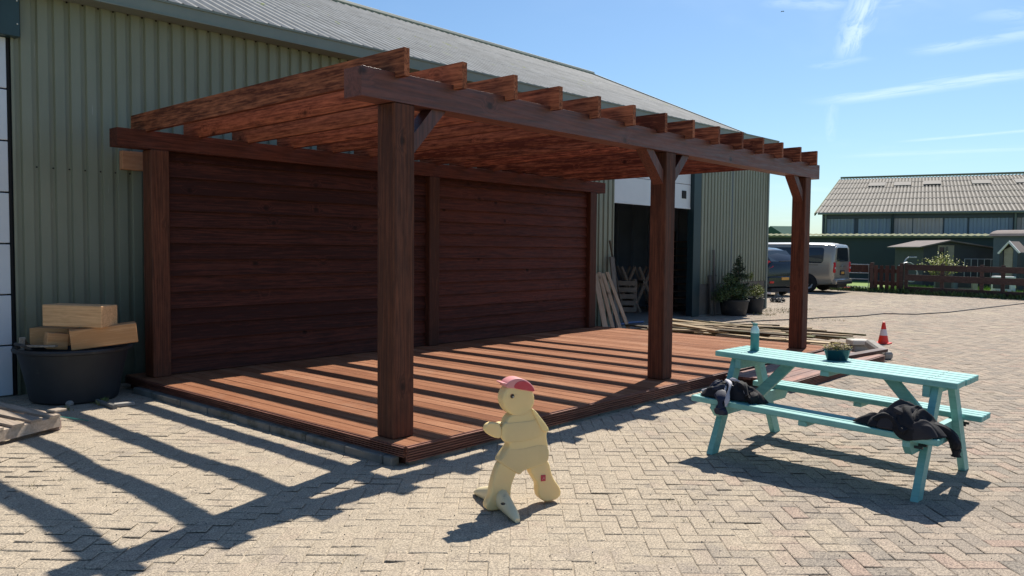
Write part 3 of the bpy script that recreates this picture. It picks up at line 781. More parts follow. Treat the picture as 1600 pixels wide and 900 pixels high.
# ------------------------------------------------------------------ child shaped road safety figure
SU = Vector((.906, -.423, 0)).normalized(); SN = Vector((-SU.y, SU.x, 0)) * 1.0   # SN points away from the camera
if SN.dot(FW) < 0: SN = -SN
base = G(810, 791)
fig = thing('safety_figure', (base.x, base.y, 0), 'cream plastic running child shaped road figure with a faded red cap, standing on the pavers', 'figure')
def onplane(px, py, off=0.0):
    d = ray(px, py); o = base + SN * off
    k = (o - CAM).dot(SN) / d.dot(SN); return CAM + d * k
def uv(px, py, off=0.0):
    p = onplane(px, py, off) - base; return (p.dot(SU), p.z)
def S3(u, z, d): return base + SU * u + SN * d + Vector((0, 0, z))
def slab(name, pts, d0, d1, mat, parent, bev=.03, off=0.0, voxel=None):
    poly = [uv(x, y, off) for x, y in pts]
    poly = [(u, max(z, .004)) for u, z in poly]
    ar = sum(poly[i][0] * poly[(i + 1) % len(poly)][1] - poly[(i + 1) % len(poly)][0] * poly[i][1] for i in range(len(poly)))
    if ar < 0: poly = poly[::-1]
    # resample smooth
    for _ in range(2 if len(poly) > 9 else 1):
        q = []
        for i in range(len(poly)):
            a, c_ = poly[i], poly[(i + 1) % len(poly)]
            q.append((a[0] * .75 + c_[0] * .25, a[1] * .75 + c_[1] * .25)); q.append((a[0] * .25 + c_[0] * .75, a[1] * .25 + c_[1] * .75))
        poly = q
    b = MB(); b.prism(poly, S3, (d0 - .085) * .52, (d1 - .085) * .52); o = b.build(name, mat, parent, smooth=True)
    bv = o.modifiers.new('b', 'BEVEL'); bv.width = bev; bv.segments = 5; bv.limit_method = 'ANGLE'; bv.angle_limit = math.radians(60); bv.use_clamp_overlap = True
    for p_ in o.data.polygons: p_.use_smooth = True
    return o
def body_mesh(parts, name, mat, parent, vox=.0045):
    """join rounded slabs into one moulded shell"""
    objs = parts
    bm = bmesh.new(); dg = bpy.context.evaluated_depsgraph_get()
    for o in objs:
        ev = o.evaluated_get(dg); me = bpy.data.meshes.new_from_object(ev); bm.from_mesh(me); bpy.data.meshes.remove(me)
    me = bpy.data.meshes.new(name); bm.to_mesh(me); bm.free()
    for o in objs: bpy.data.objects.remove(o)
    me.materials.clear(); me.materials.append(M[mat])
    o = bpy.data.objects.new(name, me); COL.objects.link(o); o.parent = parent; o.matrix_parent_inverse = Matrix.Translation(-parent.location)
    me.polygons.foreach_set('use_smooth', [True] * len(me.polygons))
    me.set_sharp_from_angle(angle=math.radians(50))
    return o
T = .17
torso = slab('tmp', [(795, 645), (812, 641), (826, 635), (836, 643), (847, 662), (852, 670), (849, 678), (852, 696), (854, 719), (838, 724), (826, 728), (818, 731), (812, 734), (807, 740), (800, 735), (790, 728), (779, 722), (776, 718), (784, 706), (795, 691), (783, 687), (786, 657)], 0, T, 'cream', fig, .012)
skirt = slab('tmp', [(786, 706), (793, 697), (803, 700), (852, 688), (854, 720), (826, 729), (818, 731), (812, 734), (808, 740), (790, 729), (775, 719)], -.003, T + .003, 'cream', fig, .009)
rleg = slab('tmp', [(822, 715), (853, 712), (859, 743), (872, 760), (873, 771), (865, 779), (848, 782), (839, 776), (836.5, 765), (837, 755), (831, 746), (824, 734)], .012, T - .02, 'cream', fig, .012)
fleg = slab('tmp', [(780, 715), (806, 725), (803, 738), (797, 752), (794.5, 765), (794, 790), (786, 797), (774, 799.5), (764, 799), (757, 794), (756, 785), (763, 776), (765, 758), (770, 738)], .012, T - .03, 'cream', fig, .012)
arm = slab('tmp', [(822, 655), (838, 650), (846, 664), (846, 674), (830, 684), (800, 690), (778, 687), (780, 659), (795, 657)], -.006, .06, 'cream', fig, .010)
hand = slab('tmp', [(779, 660), (780, 684), (766, 681), (755, 674), (752, 667), (756, 660), (764, 657)], -.004, .07, 'cream', fig, .012)
arm2 = slab('tmp', [(800, 657), (800, 672), (772, 676), (760, 668), (764, 658), (776, 655)], T - .06, T + .03, 'cream', fig, .014, off=.1)
neck = slab('tmp', [(793, 640), (822, 634), (824, 650), (796, 654)], .04, T - .04, 'cream', fig, .012)
barm = slab('tmp', [(824, 636), (829, 637), (850, 664), (852, 671), (845, 672), (840, 668)], -.024, .04, 'cream', fig, .008)
head = slab('tmp', [(806 + 25 * math.cos(a_ * PI / 8), 622.5 + 26.5 * math.sin(a_ * PI / 8)) for a_ in range(16)], -.005, T + .005, 'cream', fig, .014)
body_mesh([torso, skirt, rleg, fleg, arm, hand, arm2, neck, barm, head], 'figure_body', 'cream', fig)
# hem and seam lines as shallow dark grooves
cap = slab('tmp', [(785, 604), (787, 598), (791, 593.5), (798, 590), (806, 588.8), (815, 591), (823, 596), (829, 603), (831.5, 611), (808, 607), (797, 605)], -.012, T + .012, 'cappink', fig, .011)
brim = slab('tmp', [(779, 596), (786, 596.5), (797, 601), (798, 604.5), (790, 602.5), (781, 598.5)], -.002, T + .002, 'cappink', fig, .006)
cp = body_mesh([cap, brim], 'cap', 'cappink', fig, .0035)
red = slab('cap_panel', [(797, 604.5), (799, 598), (805, 593.5), (814, 592.8), (822, 597), (828, 604), (830.5, 610.3), (812, 606.8)], -.0165, .0, 'capred', cp, .003)
p = onplane(800.4, 619, -.0475)
def discs(c_, r, th, name, mat, parent, n=20):
    b = MB(); R = Matrix((SU, Vector((0, 0, 1)), -SN)).transposed(); b.lathe([(r, 0), (r, th * .6), (r * .85, th)], c_, n, R=R); return b.build(name, mat, parent, smooth=True)
ey = discs(p, .0125, .004, 'eye', 'eye_brown', fig); discs(p + SU * .001 - Vector((0, 0, 0)) - SN * .003, .0085, .003, 'pupil', 'eye_dark', ey); discs(p + SU * .003 + Vector((0, 0, -.003)) - SN * .005, .0035, .003, 'glint', 'whitetrim', ey)
# logo square with pale figure
lg = onplane(848.8, 747, -.0395); b = MB(); R = Matrix((SU, SN, Vector((0, 0, 1)))).transposed()
b.box(lg, (.030, .006, .036), R, .001); lo = b.build('logo_patch', 'capred', fig)
b = MB(); q = lg - SN * .0045
b.bar(q + SU * -.007 + Vector((0, 0, -.010)), q + SU * .001 + Vector((0, 0, .010)), .002, .003, SN); b.bar(q + SU * .001 + Vector((0, 0, .010)), q + SU * .008 + Vector((0, 0, -.006)), .002, .003, SN); b.bar(q + SU * -.004 + Vector((0, 0, -.001)), q + SU * .006 + Vector((0, 0, -.001)), .002, .003, SN)
b.build('logo_mark', 'cappink', lo)
# cross feet, one towards us, one behind
def foot(dirv, start, L, name):
    dirv = dirv.normalized(); side = Vector((-dirv.y, dirv.x, 0)); b = MB(); rings = []
    vs = []; n = 12; st = 7
    for k in range(st):
        tt = k / (st - 1); c_ = start + dirv * (L * tt); hh = lerp(.125, .035, tt ** 1.2) ; ww = lerp(.043, .026, tt)
        if k == st - 1: hh *= .7; ww *= .6
        for j in range(n):
            a = 2 * PI * j / n; vs.append(c_ + side * ww * math.cos(a) + Vector((0, 0, hh / 2 + hh / 2 * math.sin(a) * (1 if math.sin(a) > 0 else .98))) + Vector((0, 0, .002)))
    fs = [[i * n + k, i * n + (k + 1) % n, (i + 1) * n + (k + 1) % n, (i + 1) * n + k] for i in range(st - 1) for k in range(n)] + [list(range(n))[::-1], [(st - 1) * n + k for k in range(n)]]
    b.add(vs, fs); return b.build(name, 'cream_foot', fig, smooth=True)
fl = G(784, 797); f1 = foot(G(805, 815) - fl, Vector((fl.x, fl.y, 0)), .24, 'foot')
p = G(786, 788, .11); b = MB(); b.lathe([(.012, 0), (.014, .004), (.009, .008)], p, 12); b.build('foot_hole', 'eye_dark', f1, smooth=True)
fl2 = base + SU * -.115 + SN * .02; foot(SN - SU * .12, Vector((fl2.x, fl2.y, 0)), .29, 'foot')


# ------------------------------------------------------------------ picnic table
TH = -1.61; TC = Vector((2.196, -2.132, 0))
tab = thing('picnic_table', TC, 'worn turquoise wooden picnic table with two attached benches, on the pavers', 'picnic table')
ca, sa = math.cos(TH), math.sin(TH)
def TW(a, b_, z): return Vector((TC.x + a * ca - b_ * sa, TC.y + a * sa + b_ * ca, z - .028 * a))
TR = Matrix(((ca, -sa, 0), (sa, ca, 0), (0, 0, 1))) @ Matrix.Rotation(.028, 3, 'Y')
def tbox(b, a0, a1, b0, b1, z0, z1, bev=.004): b.box(TW((a0 + a1) / 2, (b0 + b1) / 2, (z0 + z1) / 2), (a1 - a0, b1 - b0, z1 - z0), TR, bev)
def tbar(b, p, q, wd, hh, bev=.004): b.bar(TW(*p), TW(*q), wd, hh, Vector((-ca, -sa, 0)), bev)
L2, Wt, zt, tk = .837, .2555, .715, .04
for k in range(5):
    bw = 2 * Wt / 5; b = MB(); tbox(b, -L2 + random.uniform(-.003, .003), L2 + random.uniform(-.003, .003), -Wt + k * bw + .005, -Wt + (k + 1) * bw - .005, zt - tk, zt)
    for a_ in (-.66, 0, .66):
        for o_ in (-.022, .022): b.lathe([(.0045, 0), (.0045, .0012), (0, .0013)], TW(a_ + random.uniform(-.006, .006), -Wt + (k + .5) * bw + o_, zt), 8, None, 1)
    b.build('table_board', ['teal', 'dkmetal'], tab)
for s_ in (-1, 1):
    for k in range(3):
        bw = .234 / 3; o0 = -.592 if s_ < 0 else .592 - .234
        b = MB(); tbox(b, -L2, L2, o0 + k * bw + .005, o0 + (k + 1) * bw - .005, .416 - tk, .416); b.build('bench_board', 'teal', tab)
for a in (-.70, .70):
    ain = a - .045 * (1 if a > 0 else -1)
    for s_ in (-1, 1):
        # leg: from ground splayed up to the table
        b = MB(); q0 = (a, s_ * .505, .003 + .028 * a); q1 = (a, s_ * .155, zt - tk - .002)
        tw = .095; poly = [(s_ * (.505 - tw / 2), 0), (s_ * (.505 + tw / 2), 0), (s_ * (.155 + tw / 2), zt - tk - .002), (s_ * (.155 - tw / 2), zt - tk - .002)]
        b.prism(poly, lambda u, v, d: TW(a + d, u, v + (0 if v > .1 else .028 * (a) + gz(2.2, TC.y - a) * 1.0)), -.022, .022)
        b.build('leg', 'teal', tab)
    b = MB(); poly = [(-.585, .375), (.585, .375), (.585, .34), (.53, .285), (-.53, .285), (-.585, .34)]
    b.prism(poly, lambda u, v, d: TW(ain + d, u, v), -.022, .022); cb = b.build('cross_beam', 'teal', tab)
    b = MB(); tbox(b, ain - .022, ain + .022, -.24, .24, zt - tk - .075, zt - tk - .001); b.build('top_bearer', 'teal', tab)
    for u in (-.50, -.42, .42, .50):
        b = MB(); b.tube([TW(a - .026, u, .33), TW(a + .026, u, .33)], .009, 8); b.build('bolt', 'dkmetal', cb, smooth=True)
    b = MB(); sg = 1 if a > 0 else -1
    b.bar(TW(ain - sg * .03, 0, .36), TW(a - sg * .36, 0, zt - tk - .004), .075, .042, TR @ Vector((0, 1, 0))); b.build('brace', 'teal', tab)
for (a0, b0, b1, z) in ((0, -.24, .24, zt - tk), (0, -.575, -.38, .376), (0, .38, .575, .376)):
    b = MB(); tbox(b, a0 - .03, a0 + .03, b0, b1, z - .036, z - .001); b.build('batten', 'teal', tab)

def heap(name, pts_layers, label, cat, n=60, seed=1):
    pass
def cloth_heap(name, ca_, cb_, ra, rb, hh, seed, label, mats, parts, edge0, edge1, drop):
    """crumpled garment: folded height field that lies on the bench and hangs over its edges"""
    root = thing(name, TW(ca_, cb_, .417), label, 'jacket')
    for (pi, (oa, ob, sa_, sb_, h_, mat, sd, dr, ang)) in enumerate(parts):
        b = MB(); nr, na = 34, 110; vs = []; c2, s2 = math.cos(ang), math.sin(ang)
        for i in range(nr + 1):
            r = i / nr
            for j in range(na):
                th = 2 * PI * j / na
                lob = 1 + .16 * math.sin(2 * th + sd) + .12 * math.sin(3 * th + sd * 2.1) + .07 * math.sin(5 * th + sd * 1.3)
                x = r * lob * math.cos(th) * sa_; y = r * lob * math.sin(th) * sb_
                u = oa + x * c2 - y * s2; v = ob + x * s2 + y * c2
                q = Vector((u * 5 + sd * 3, v * 6, sd)); wv = noise.noise_vector(q * 1.0)
                q2 = Vector((u * 9 + wv.x * 1.6 + sd, v * 8 + wv.y * 1.6, sd * 1.7))
                rid = 1 - abs(noise.noise(q2)) * 2.2; rid2 = 1 - abs(noise.noise(q2 * 2.3)) * 2
                prof = (1 - r ** 2.4)
                z = h_ * prof * (.60 + .34 * max(-.5, rid) * .8 + .12 * max(-.4, rid2) + .08) + .008
                over = max(edge0 - (v), (v) - edge1, 0.0)
                if over > 0: z = z * .6 - min(dr, over * 1.8) ; v = v + (over * .62 if v < edge0 else -over * .62)
                z = max(z, .004 if over <= 0 else -9)
                vs.append(TW(u, v, .417 + z))
        fs = [[i * na + k, i * na + (k + 1) % na, (i + 1) * na + (k + 1) % na, (i + 1) * na + k] for i in range(nr) for k in range(na)]
        b.add(vs, fs, .5); o = b.build('fabric_fold' if pi else 'jacket_body', mat, root, smooth=True, recalc=True)
        o.data.polygons.foreach_set('use_smooth', [True] * len(o.data.polygons))
        try: o.data.attributes.remove(o.data.attributes['sharp_edge'])
        except Exception: pass
        sm = o.modifiers.new('s', 'SOLIDIFY'); sm.thickness = .004; sm.offset = 0
    return root
E0, E1 = -.592, -.358
J1 = cloth_heap('jacket', -.60, -.46, 0, 0, 0, 1, 'black and navy jacket with pale grey lining heaped on the left end of the bench', None,
    [(-.565, -.45, .20, .12, .125, 'cloth', 1.3, .10, .1), (-.70, -.42, .11, .07, .10, 'cloth_navy', 4.1, .02, .5)], E0, E1, .1)
def ribbon(pts, wd, name, mat, parent, thick=.006, n=10):
    """strip of cloth along a smooth path (points in table coordinates)"""
    P_ = [TW(a, b_, z) for a, b_, z in pts]; path = []
    for i in range(len(P_) - 1):
        p0 = P_[max(i - 1, 0)]; p1 = P_[i]; p2 = P_[i + 1]; p3 = P_[min(i + 2, len(P_) - 1)]
        for k in range(6):
            s = k / 6; path.append(.5 * ((2 * p1) + (p2 - p0) * s + (2 * p0 - 5 * p1 + 4 * p2 - p3) * s * s + (-p0 + 3 * p1 - 3 * p2 + p3) * s ** 3))
    path.append(P_[-1]); vs = []; m = 8
    for i, p in enumerate(path):
        d = (path[min(i + 1, len(path) - 1)] - path[max(i - 1, 0)]).normalized(); ax = Vector((0, 0, 1)).cross(d)
        if ax.length < .1: ax = Vector((ca, sa, 0))
        ax.normalize(); up = d.cross(ax); ww = wd * (.75 + .35 * math.sin(i * .5)) if i not in (0,) else wd * .4
        for k in range(m):
            a = 2 * PI * k / m; vs.append(p + ax * ww * math.cos(a) + up * thick * math.sin(a) * 2)
    fs = [[i * m + k, i * m + (k + 1) % m, (i + 1) * m + (k + 1) % m, (i + 1) * m + k] for i in range(len(path) - 1) for k in range(m)] + [list(range(m))[::-1], [(len(path) - 1) * m + k for k in range(m)]]
    b = MB(); b.add(vs, fs); return b.build(name, mat, parent, smooth=True)
ribbon([(-.66, -.41, .50), (-.58, -.45, .555), (-.50, -.47, .53), (-.44, -.50, .46)], .013, 'lining_fold', 'cloth_pale', J1)
ribbon([(-.62, -.47, .545), (-.56, -.52, .53), (-.545, -.575, .47), (-.54, -.605, .41), (-.54, -.61, .385)], .018, 'lining_fold', 'cloth_pale', J1)
ribbon([(-.60, -.50, .52), (-.58, -.56, .47), (-.575, -.60, .42)], .008, 'lining_fold', 'cloth_pale', J1)
ribbon([(-.83, -.44, .43), (-.77, -.45, .455), (-.72, -.46, .49)], .022, 'lining_fold', 'cloth_pale', J1)
ribbon([(-.60, -.55, .47), (-.585, -.60, .43), (-.58, -.615, .38), (-.575, -.615, .325)], .05, 'sleeve', 'cloth_navy', J1, .014)
ribbon([(-.42, -.45, .47), (-.385, -.50, .455), (-.40, -.54, .44)], .035, 'sleeve_cuff', 'cloth', J1, .016)
J2 = cloth_heap('jacket', .62, -.47, 0, 0, 0, 2, 'charcoal grey and black jacket heaped on the right end of the bench', None,
    [(.63, -.47, .22, .13, .15, 'cloth', 2.7, .08, 0.0), (.59, -.465, .17, .105, .17, 'cloth_grey', 5.1, .0, .3), (.46, -.50, .12, .07, .07, 'cloth', 8.8, .01, .2), (.70, -.52, .13, .08, .10, 'cloth_grey', 3.3, .05, -.2)], E0, E1, .08)
ribbon([(.74, -.47, .47), (.80, -.45, .46), (.865, -.43, .42), (.885, -.42, .36), (.89, -.42, .30)], .055, 'sleeve', 'cloth', J2, .016)
ribbon([(.70, -.545, .49), (.755, -.56, .475), (.79, -.57, .46)], .012, 'lining_fold', 'cloth_pale', J2, .003)
ribbon([(.44, -.50, .47), (.40, -.46, .46), (.385, -.41, .45)], .03, 'sleeve_cuff', 'cloth', J2, .014)

ribbon([(.78, -.52, .43), (.70, -.54, .475), (.61, -.53, .525), (.55, -.48, .545)], .032, 'sleeve', 'cloth_grey', J2, .012)
ribbon([(.44, -.52, .45), (.52, -.54, .50), (.60, -.57, .46), (.66, -.60, .43)], .03, 'sleeve', 'cloth', J2, .012)
ribbon([(-.72, -.50, .45), (-.66, -.53, .485), (-.59, -.51, .505), (-.53, -.46, .50)], .022, 'collar', 'cloth_navy', J1, .010)
ribbon([(-.54, -.44, .53), (-.47, -.48, .52), (-.42, -.53, .46)], .03, 'sleeve', 'cloth', J1, .012)
# bottle
p = TW(-.675, .0, zt); p = Vector((2.40, -1.46, 0)); 
bp = G(1179, 548, zt + .016); bt = thing('water_bottle', bp, 'teal drinking bottle with pale mint top standing on the picnic table', 'bottle')
b = MB(); b.lathe([(0, 0), (.030, 0), (.033, .004), (.033, .135), (.0325, .137)], bp, 28); b.build('bottle_body', 'bottle', bt, smooth=True)
b = MB(); b.lathe([(.033, .1375), (.0335, .150), (.031, .166), (.022, .184), (.018, .190), (.018, .196), (0, .197)], bp, 28); b.build('bottle_shoulder', 'bottle_top', bt, smooth=True)
b = MB(); b.lathe([(.019, .197), (.0195, .213), (.0, .214)], bp, 24); b.tube([bp + Vector((-.018, .01, .212)), bp + Vector((-.03, .02, .222)), bp + Vector((0, 0, .216))], .003, 6); b.build('bottle_cap', 'bottle', bt, smooth=True)
# planter
pp = G(1308, 566, zt + .0); pp.z = TW(0, 0, zt).z + .001 - .028 * 0; 
pc = G(1308, 563, zt); pt = thing('planter', (pc.x, pc.y, zt), 'oval petrol blue pot of dry yellow sedum on the picnic table', 'planter')
b = MB(); n = 36; vs = []; prof = [(.0, .0), (.055, 0), (.06, .005), (.078, .072), (.083, .076), (.083, .083), (.076, .083), (.07, .065), (0, .062)]
ang = TH + .85
for (r, z) in prof:
    for k in range(n):
        t_ = 2 * PI * k / n; x, y = r * 1.25 * math.cos(t_), r * .72 * math.sin(t_)
        vs.append((pc.x + x * math.cos(ang) - y * math.sin(ang), pc.y + x * math.sin(ang) + y * math.cos(ang), zt + z))
b.add(vs, [[i * n + k, i * n + (k + 1) % n, (i + 1) * n + (k + 1) % n, (i + 1) * n + k] for i in range(len(prof) - 1) for k in range(n)])
b.build('pot', 'potblue', pt, smooth=True)
rr = random.Random(12)
for mat, cnt in (('succulent', 230), ('succulent2', 190)):
    b = MB()
    for k in range(cnt):
        a = rr.uniform(0, 2 * PI); r = math.sqrt(rr.random()); x, y = r * .108 * math.cos(a), r * .06 * math.sin(a)
        c_ = Vector((pc.x + x * math.cos(ang) - y * math.sin(ang), pc.y + x * math.sin(ang) + y * math.cos(ang), zt + .072 + rr.uniform(.0, .062) * (1.1 - r * .6)))
        for q in range(4):
            a2 = rr.uniform(0, 2 * PI); d = Vector((math.cos(a2), math.sin(a2), rr.uniform(-.3, 1))) * rr.uniform(.007, .013); s_ = Vector((-math.sin(a2), math.cos(a2), 0)) * .004
            b.add([c_, c_ + d * .5 + s_, c_ + d, c_ + d * .5 - s_], [(0, 1, 2, 3)], rr.random())
    b.build('sedum', mat, pt, recalc=False)


# ------------------------------------------------------------------ cone, slabs, plank pile, hose
def cone(p, s_, label, name='traffic_cone'):
    c_ = thing(name, p, label, 'cone')
    b = MB(); b.lathe([(.034, .0), (.030, .012), (.0285, .0), ], (0, 0, -5), 4)
    prof = [(0, .125, .0, .155, 'orange'), (1, .155, .0, .265, 'conewhite'), (2, .265, 0, .36, 'orange')]
    R_ = lambda z: (.088 - z * .185) * s_
    for k, (z0, z1, m) in enumerate(((.02, .14, 'orange'), (.14, .245, 'conewhite'), (.245, .36, 'orange'))):
        b = MB(); b.lathe([(R_(z0), z0 * s_), (R_(z1), z1 * s_)] + ([(R_(z1) * .6, z1 * s_ + .004)] if k == 2 else []), p, 24); b.build('cone_band', m, c_, smooth=True)
    b = MB(); b.box(Vector(p) + Vector((0, 0, .011 * s_)), (.22 * s_, .22 * s_, .022 * s_), None, .006); b.build('cone_base', 'orange', c_)
pcn = G(1380, 537); cone(Vector((pcn.x, pcn.y, 0)), .98, 'upright red orange traffic cone with a white band, beside the stone slabs')
b = MB(); p = G(1355, 545); b.box((0, 0, 0), (.30, .22, .075), None, .012); o = b.build('stone_slab', 'stone_pale'); o.location = (8.75, -.13, .155); o.rotation_euler = (0.03, .02, -.75); tag(o, 'pale square stone slab on top of the stacked stones', 'slab')
b = MB(); b.box((0, 0, 0), (.34, .24, .09), None, .012); o = b.build('stone_slab', 'concrete'); o.location = (8.82, -.10, .062); o.rotation_euler = (0, 0, -.5); tag(o, 'grey stone slab under the pale slab', 'slab')
b = MB(); p, q = G(1362, 532, .22), G(1392, 560, .03); p = Vector((8.60, -.32, .17)); q = Vector((8.20, -.72, .045))
b.bar(p, q, .14, .11, bev=.025); o = b.build('broken_kerb', 'concrete'); tag(o, 'broken grey kerb piece leaning off the stone slabs', 'kerb piece')
# loose planks right of the deck
rr = random.Random(21)
lab = 'loose weathered plank in the jumbled heap beyond the right end of the deck'
stack = {}
for k in range(46):
    cy = rr.uniform(.55, 3.2); cx = 8.75 + rr.uniform(-.4, .75); L = rr.uniform(.9, 2.2); ang = math.atan2(-1, -.12 + rr.gauss(0, .16)) if k % 6 else math.atan2(-1, .6 + rr.gauss(0, .2))
    wd = rr.choice((.06, .08, .10, .12)); mat = rr.choice(('pine_x', 'pine_x', 'mossy', 'mossy', 'fence', 'pine_x'))
    dx, dy = math.cos(ang) * L / 2, math.sin(ang) * L / 2
    if cx - abs(dx) < 8.02: cx = 8.04 + abs(dx)
    cell = (round(cy * 1.2), round(cx * 1.5)); n_ = stack.get(cell, 0); stack[cell] = n_ + 1
    b = MB(); b.box((0, 0, 0), (L, wd, .026), None, .003)
    o = b.build('loose_plank', mat); o.location = (cx, cy, .018 + .028 * min(n_ + (k // 7), 7)); o.rotation_euler = (rr.uniform(-.12, .12), rr.uniform(-.02, .02), ang)
    tag(o, {'pine_x': 'loose pale yellowish plank', 'mossy': 'loose brown mossy plank', 'fence': 'loose dark brown plank'}[mat] + ' in the jumbled heap beyond the right end of the deck', 'plank', 'loose planks heaped beyond the deck')
# planks leaning on the wall
for i, (px0, px1) in enumerate(((.0, 'wide knotty pale plank leftmost of the four leaning at the wall'), (.17, 'second pale plank from the left leaning at the green wall'), (.33, 'third pale plank from the left leaning at the green wall'), (.52, 'rightmost of the four pale planks leaning at the green wall'))):
    b = MB(); a = Vector((8.02 + px0 * 1.15, 3.90 - .03 * i, .012 + (.0 if px0 else .0))); c_ = Vector((8.63 + px0 * .75, 4.60, 1.04 + .02 * (i % 2)))
    if i == 0: a.z = .015
    L = (c_ - a).length; b.box((0, 0, 0), (.095 if i == 0 else .07, .022, L), None, .003); o = b.build('leaning_plank', 'pine_z'); o.location = (a + c_) / 2
    o.rotation_euler = (c_ - a).to_track_quat('Z', 'Y').to_euler(); tag(o, px1, 'plank', 'planks leaning at the wall')
b = MB(); a = G(975, 504); c_ = Vector((9.12, 4.62, 1.66)); b.bar(Vector((a.x, a.y, .01)), c_, .035, .02); o = b.build('thin_stick', 'grey_z'); tag(o, 'tall thin wooden stick leaning at the wall beside the dark doorway', 'stick')
b = MB(); b.bar((9.18, 4.45, .0), (9.26, 4.66, 1.35), .14, .03, (0, 1, 0)); o = b.build('grey_board', 'grey_z'); tag(o, 'wide grey weathered board behind the thin stick at the doorway', 'board')
b = MB(); b.bar((13.28, 4.62, 0), (13.30, 4.70, .92), .12, .04, (0, 1, 0)); o = b.build('short_post', 'grey_z'); tag(o, 'short grey post against the wall right of the doorway', 'post')
b = MB(); b.bar((13.36, 4.58, 0), (13.40, 4.68, 1.5), .07, .03, (0, 1, 0)); b.bar((13.36, 4.66, 1.02), (13.50, 4.66, .9), .05, .02); o = b.build('tall_batten', 'grey_z'); tag(o, 'tall weathered batten standing against the wall right of the doorway', 'batten')
# hose / cable across the yard
pts = [G(x, y, .012) for x, y in ((1640, 470), (1600, 474), (1540, 481), (1480, 488), (1430, 491), (1380, 490), (1340, 494), (1290, 496), (1240, 499), (1190, 501), (1130, 505), (1080, 509), (1050, 515))]
b = MB(); b.tube(pts, .013, 6); o = b.build('garden_cable', 'cable', smooth=True); tag(o, 'long dark cable snaking across the yard behind the planks', 'cable')
b = MB(); b.tube([G(968, 507, .03), G(985, 504, .05), G(1005, 503, .03)], .022, 6); o = b.build('blue_pipe', 'bluehose', smooth=True); tag(o, 'short blue plastic pipe on the ground beside the leaning planks', 'pipe')

# ------------------------------------------------------------------ things inside the doorway
b_ = G(990, 487)
st = thing('slatted_crate', (11.2, 7.0, 0), 'grey slatted wooden crate just inside the dark doorway', 'crate')
def P2(u, v, z): return Vector((12.35, 6.35, 0)) + rx * u + fx * v + Vector((0, 0, z))
for k in range(5):
    b = MB(); b.bar(P2(-.36, 0, .08 + k * .155), P2(.24, 0, .08 + k * .155), .03, .11); b.build('slat', 'shelf', st)
for u in (-.32, .2):
    b = MB(); b.bar(P2(u, .04, 0), P2(u, .04, .8), .08, .05, (0, 1, 0)); b.build('upright', 'shelf', st)
b = MB()
for k in range(5): b.bar(P2(-.36, .7, .08 + k * .155), P2(.24, .7, .08 + k * .155), .03, .11)
for u in (-.36, .24): b.bar(P2(u, .03, .4), P2(u, .7, .4), .03, .7)
b.build('crate_back', 'shelf', st)
def saw(cx, label):
    s_ = thing('sawhorse', P2(cx, .2, 0), label, 'sawhorse', 'sawhorses in the doorway')
    for v in (0, .8):
        for sg in (-1, 1):
            b = MB(); b.bar(P2(cx - sg * .30, v + .1, 0.0), P2(cx + sg * .16, v + .1, 1.08), .07, .045, (0, 1, 0)); b.build('leg', 'shelf', s_)
    b = MB(); b.bar(P2(cx - .02, .05, .72), P2(cx - .02, .95, .72), .08, .06); b.build('cross_bar', 'shelf', s_)
saw(.05, 'wooden sawhorse with crossed legs standing behind the slatted crate'); saw(.46, 'wooden sawhorse with crossed legs nearest the middle post')
sh = thing('shelving_rack', (12.9, 6.2, 0), 'tall open shelving rack in the shade at the right of the doorway', 'shelf')
for k in range(10):
    b = MB(); b.bx(13.15, 14.1, 5.6, 6.1, .15 + k * .17, .17 + k * .17); b.build('shelf_board', 'shelf', sh)
for (x, y) in ((13.15, 5.6), (13.15, 6.1), (14.1, 5.6), (14.1, 6.1)):
    b = MB(); b.bx(x - .02, x + .02, y - .02, y + .02, 0, 1.95); b.build('upright', 'dkmetal', sh)

# ------------------------------------------------------------------ potted plants
def leaf_cloud(b, c_, R3, n, size, rr, hole=.0, up=.4, rough=.35):
    """leaf sized faces spread through an uneven volume"""
    lobes = [(Vector((rr.gauss(0, 1), rr.gauss(0, 1), rr.gauss(0, .8))).normalized() * rr.uniform(.35, .8), rr.uniform(.3, .55)) for _ in range(14)]
    for k in range(n):
        l, lr = rr.choice(lobes); d = Vector((rr.gauss(0, 1), rr.gauss(0, 1), rr.gauss(0, 1))).normalized() * lr * rr.random() ** .35
        p = l + d; p = Vector((p.x * R3[0], p.y * R3[1], p.z * R3[2])) + Vector(c_)
        a = rr.uniform(0, 2 * PI); dv_ = Vector((math.cos(a), math.sin(a), rr.uniform(-.4, .9))).normalized() * size * rr.uniform(.6, 1.4); s_ = dv_.cross(Vector((rr.gauss(0, 1), rr.gauss(0, 1), rr.gauss(0, 1)))).normalized() * size * .32
        b.add([p, p + dv_ * .5 + s_, p + dv_, p + dv_ * .5 - s_], [(0, 1, 2, 3)], rr.random())
def pot(name, c_, R, hh, parent):
    b = MB(); b.lathe([(0, 0), (R * .78, 0), (R * .82, .02), (R * .97, hh * .9), (R * 1.03, hh * .91), (R * 1.03, hh), (R * .93, hh), (R * .9, hh * .85), (0, hh * .84)], c_, 30); return b.build(name, 'rubber', parent, smooth=True)
c1 = Vector((13.72, 4.30, 0))
pl = thing('potted_spruce', c1, 'small dark green spruce tree in a wide black pot by the barn wall', 'potted tree')
pot('pot', c1, .34, .36, pl)
rr = random.Random(31)
b = MB(); top = Vector((13.98, 4.28, 1.42)); b.tube([c1 + Vector((0, 0, .3)), c1.lerp(top, .5) + Vector((0, 0, .2)), top], [.022, .014, .004], 6); 
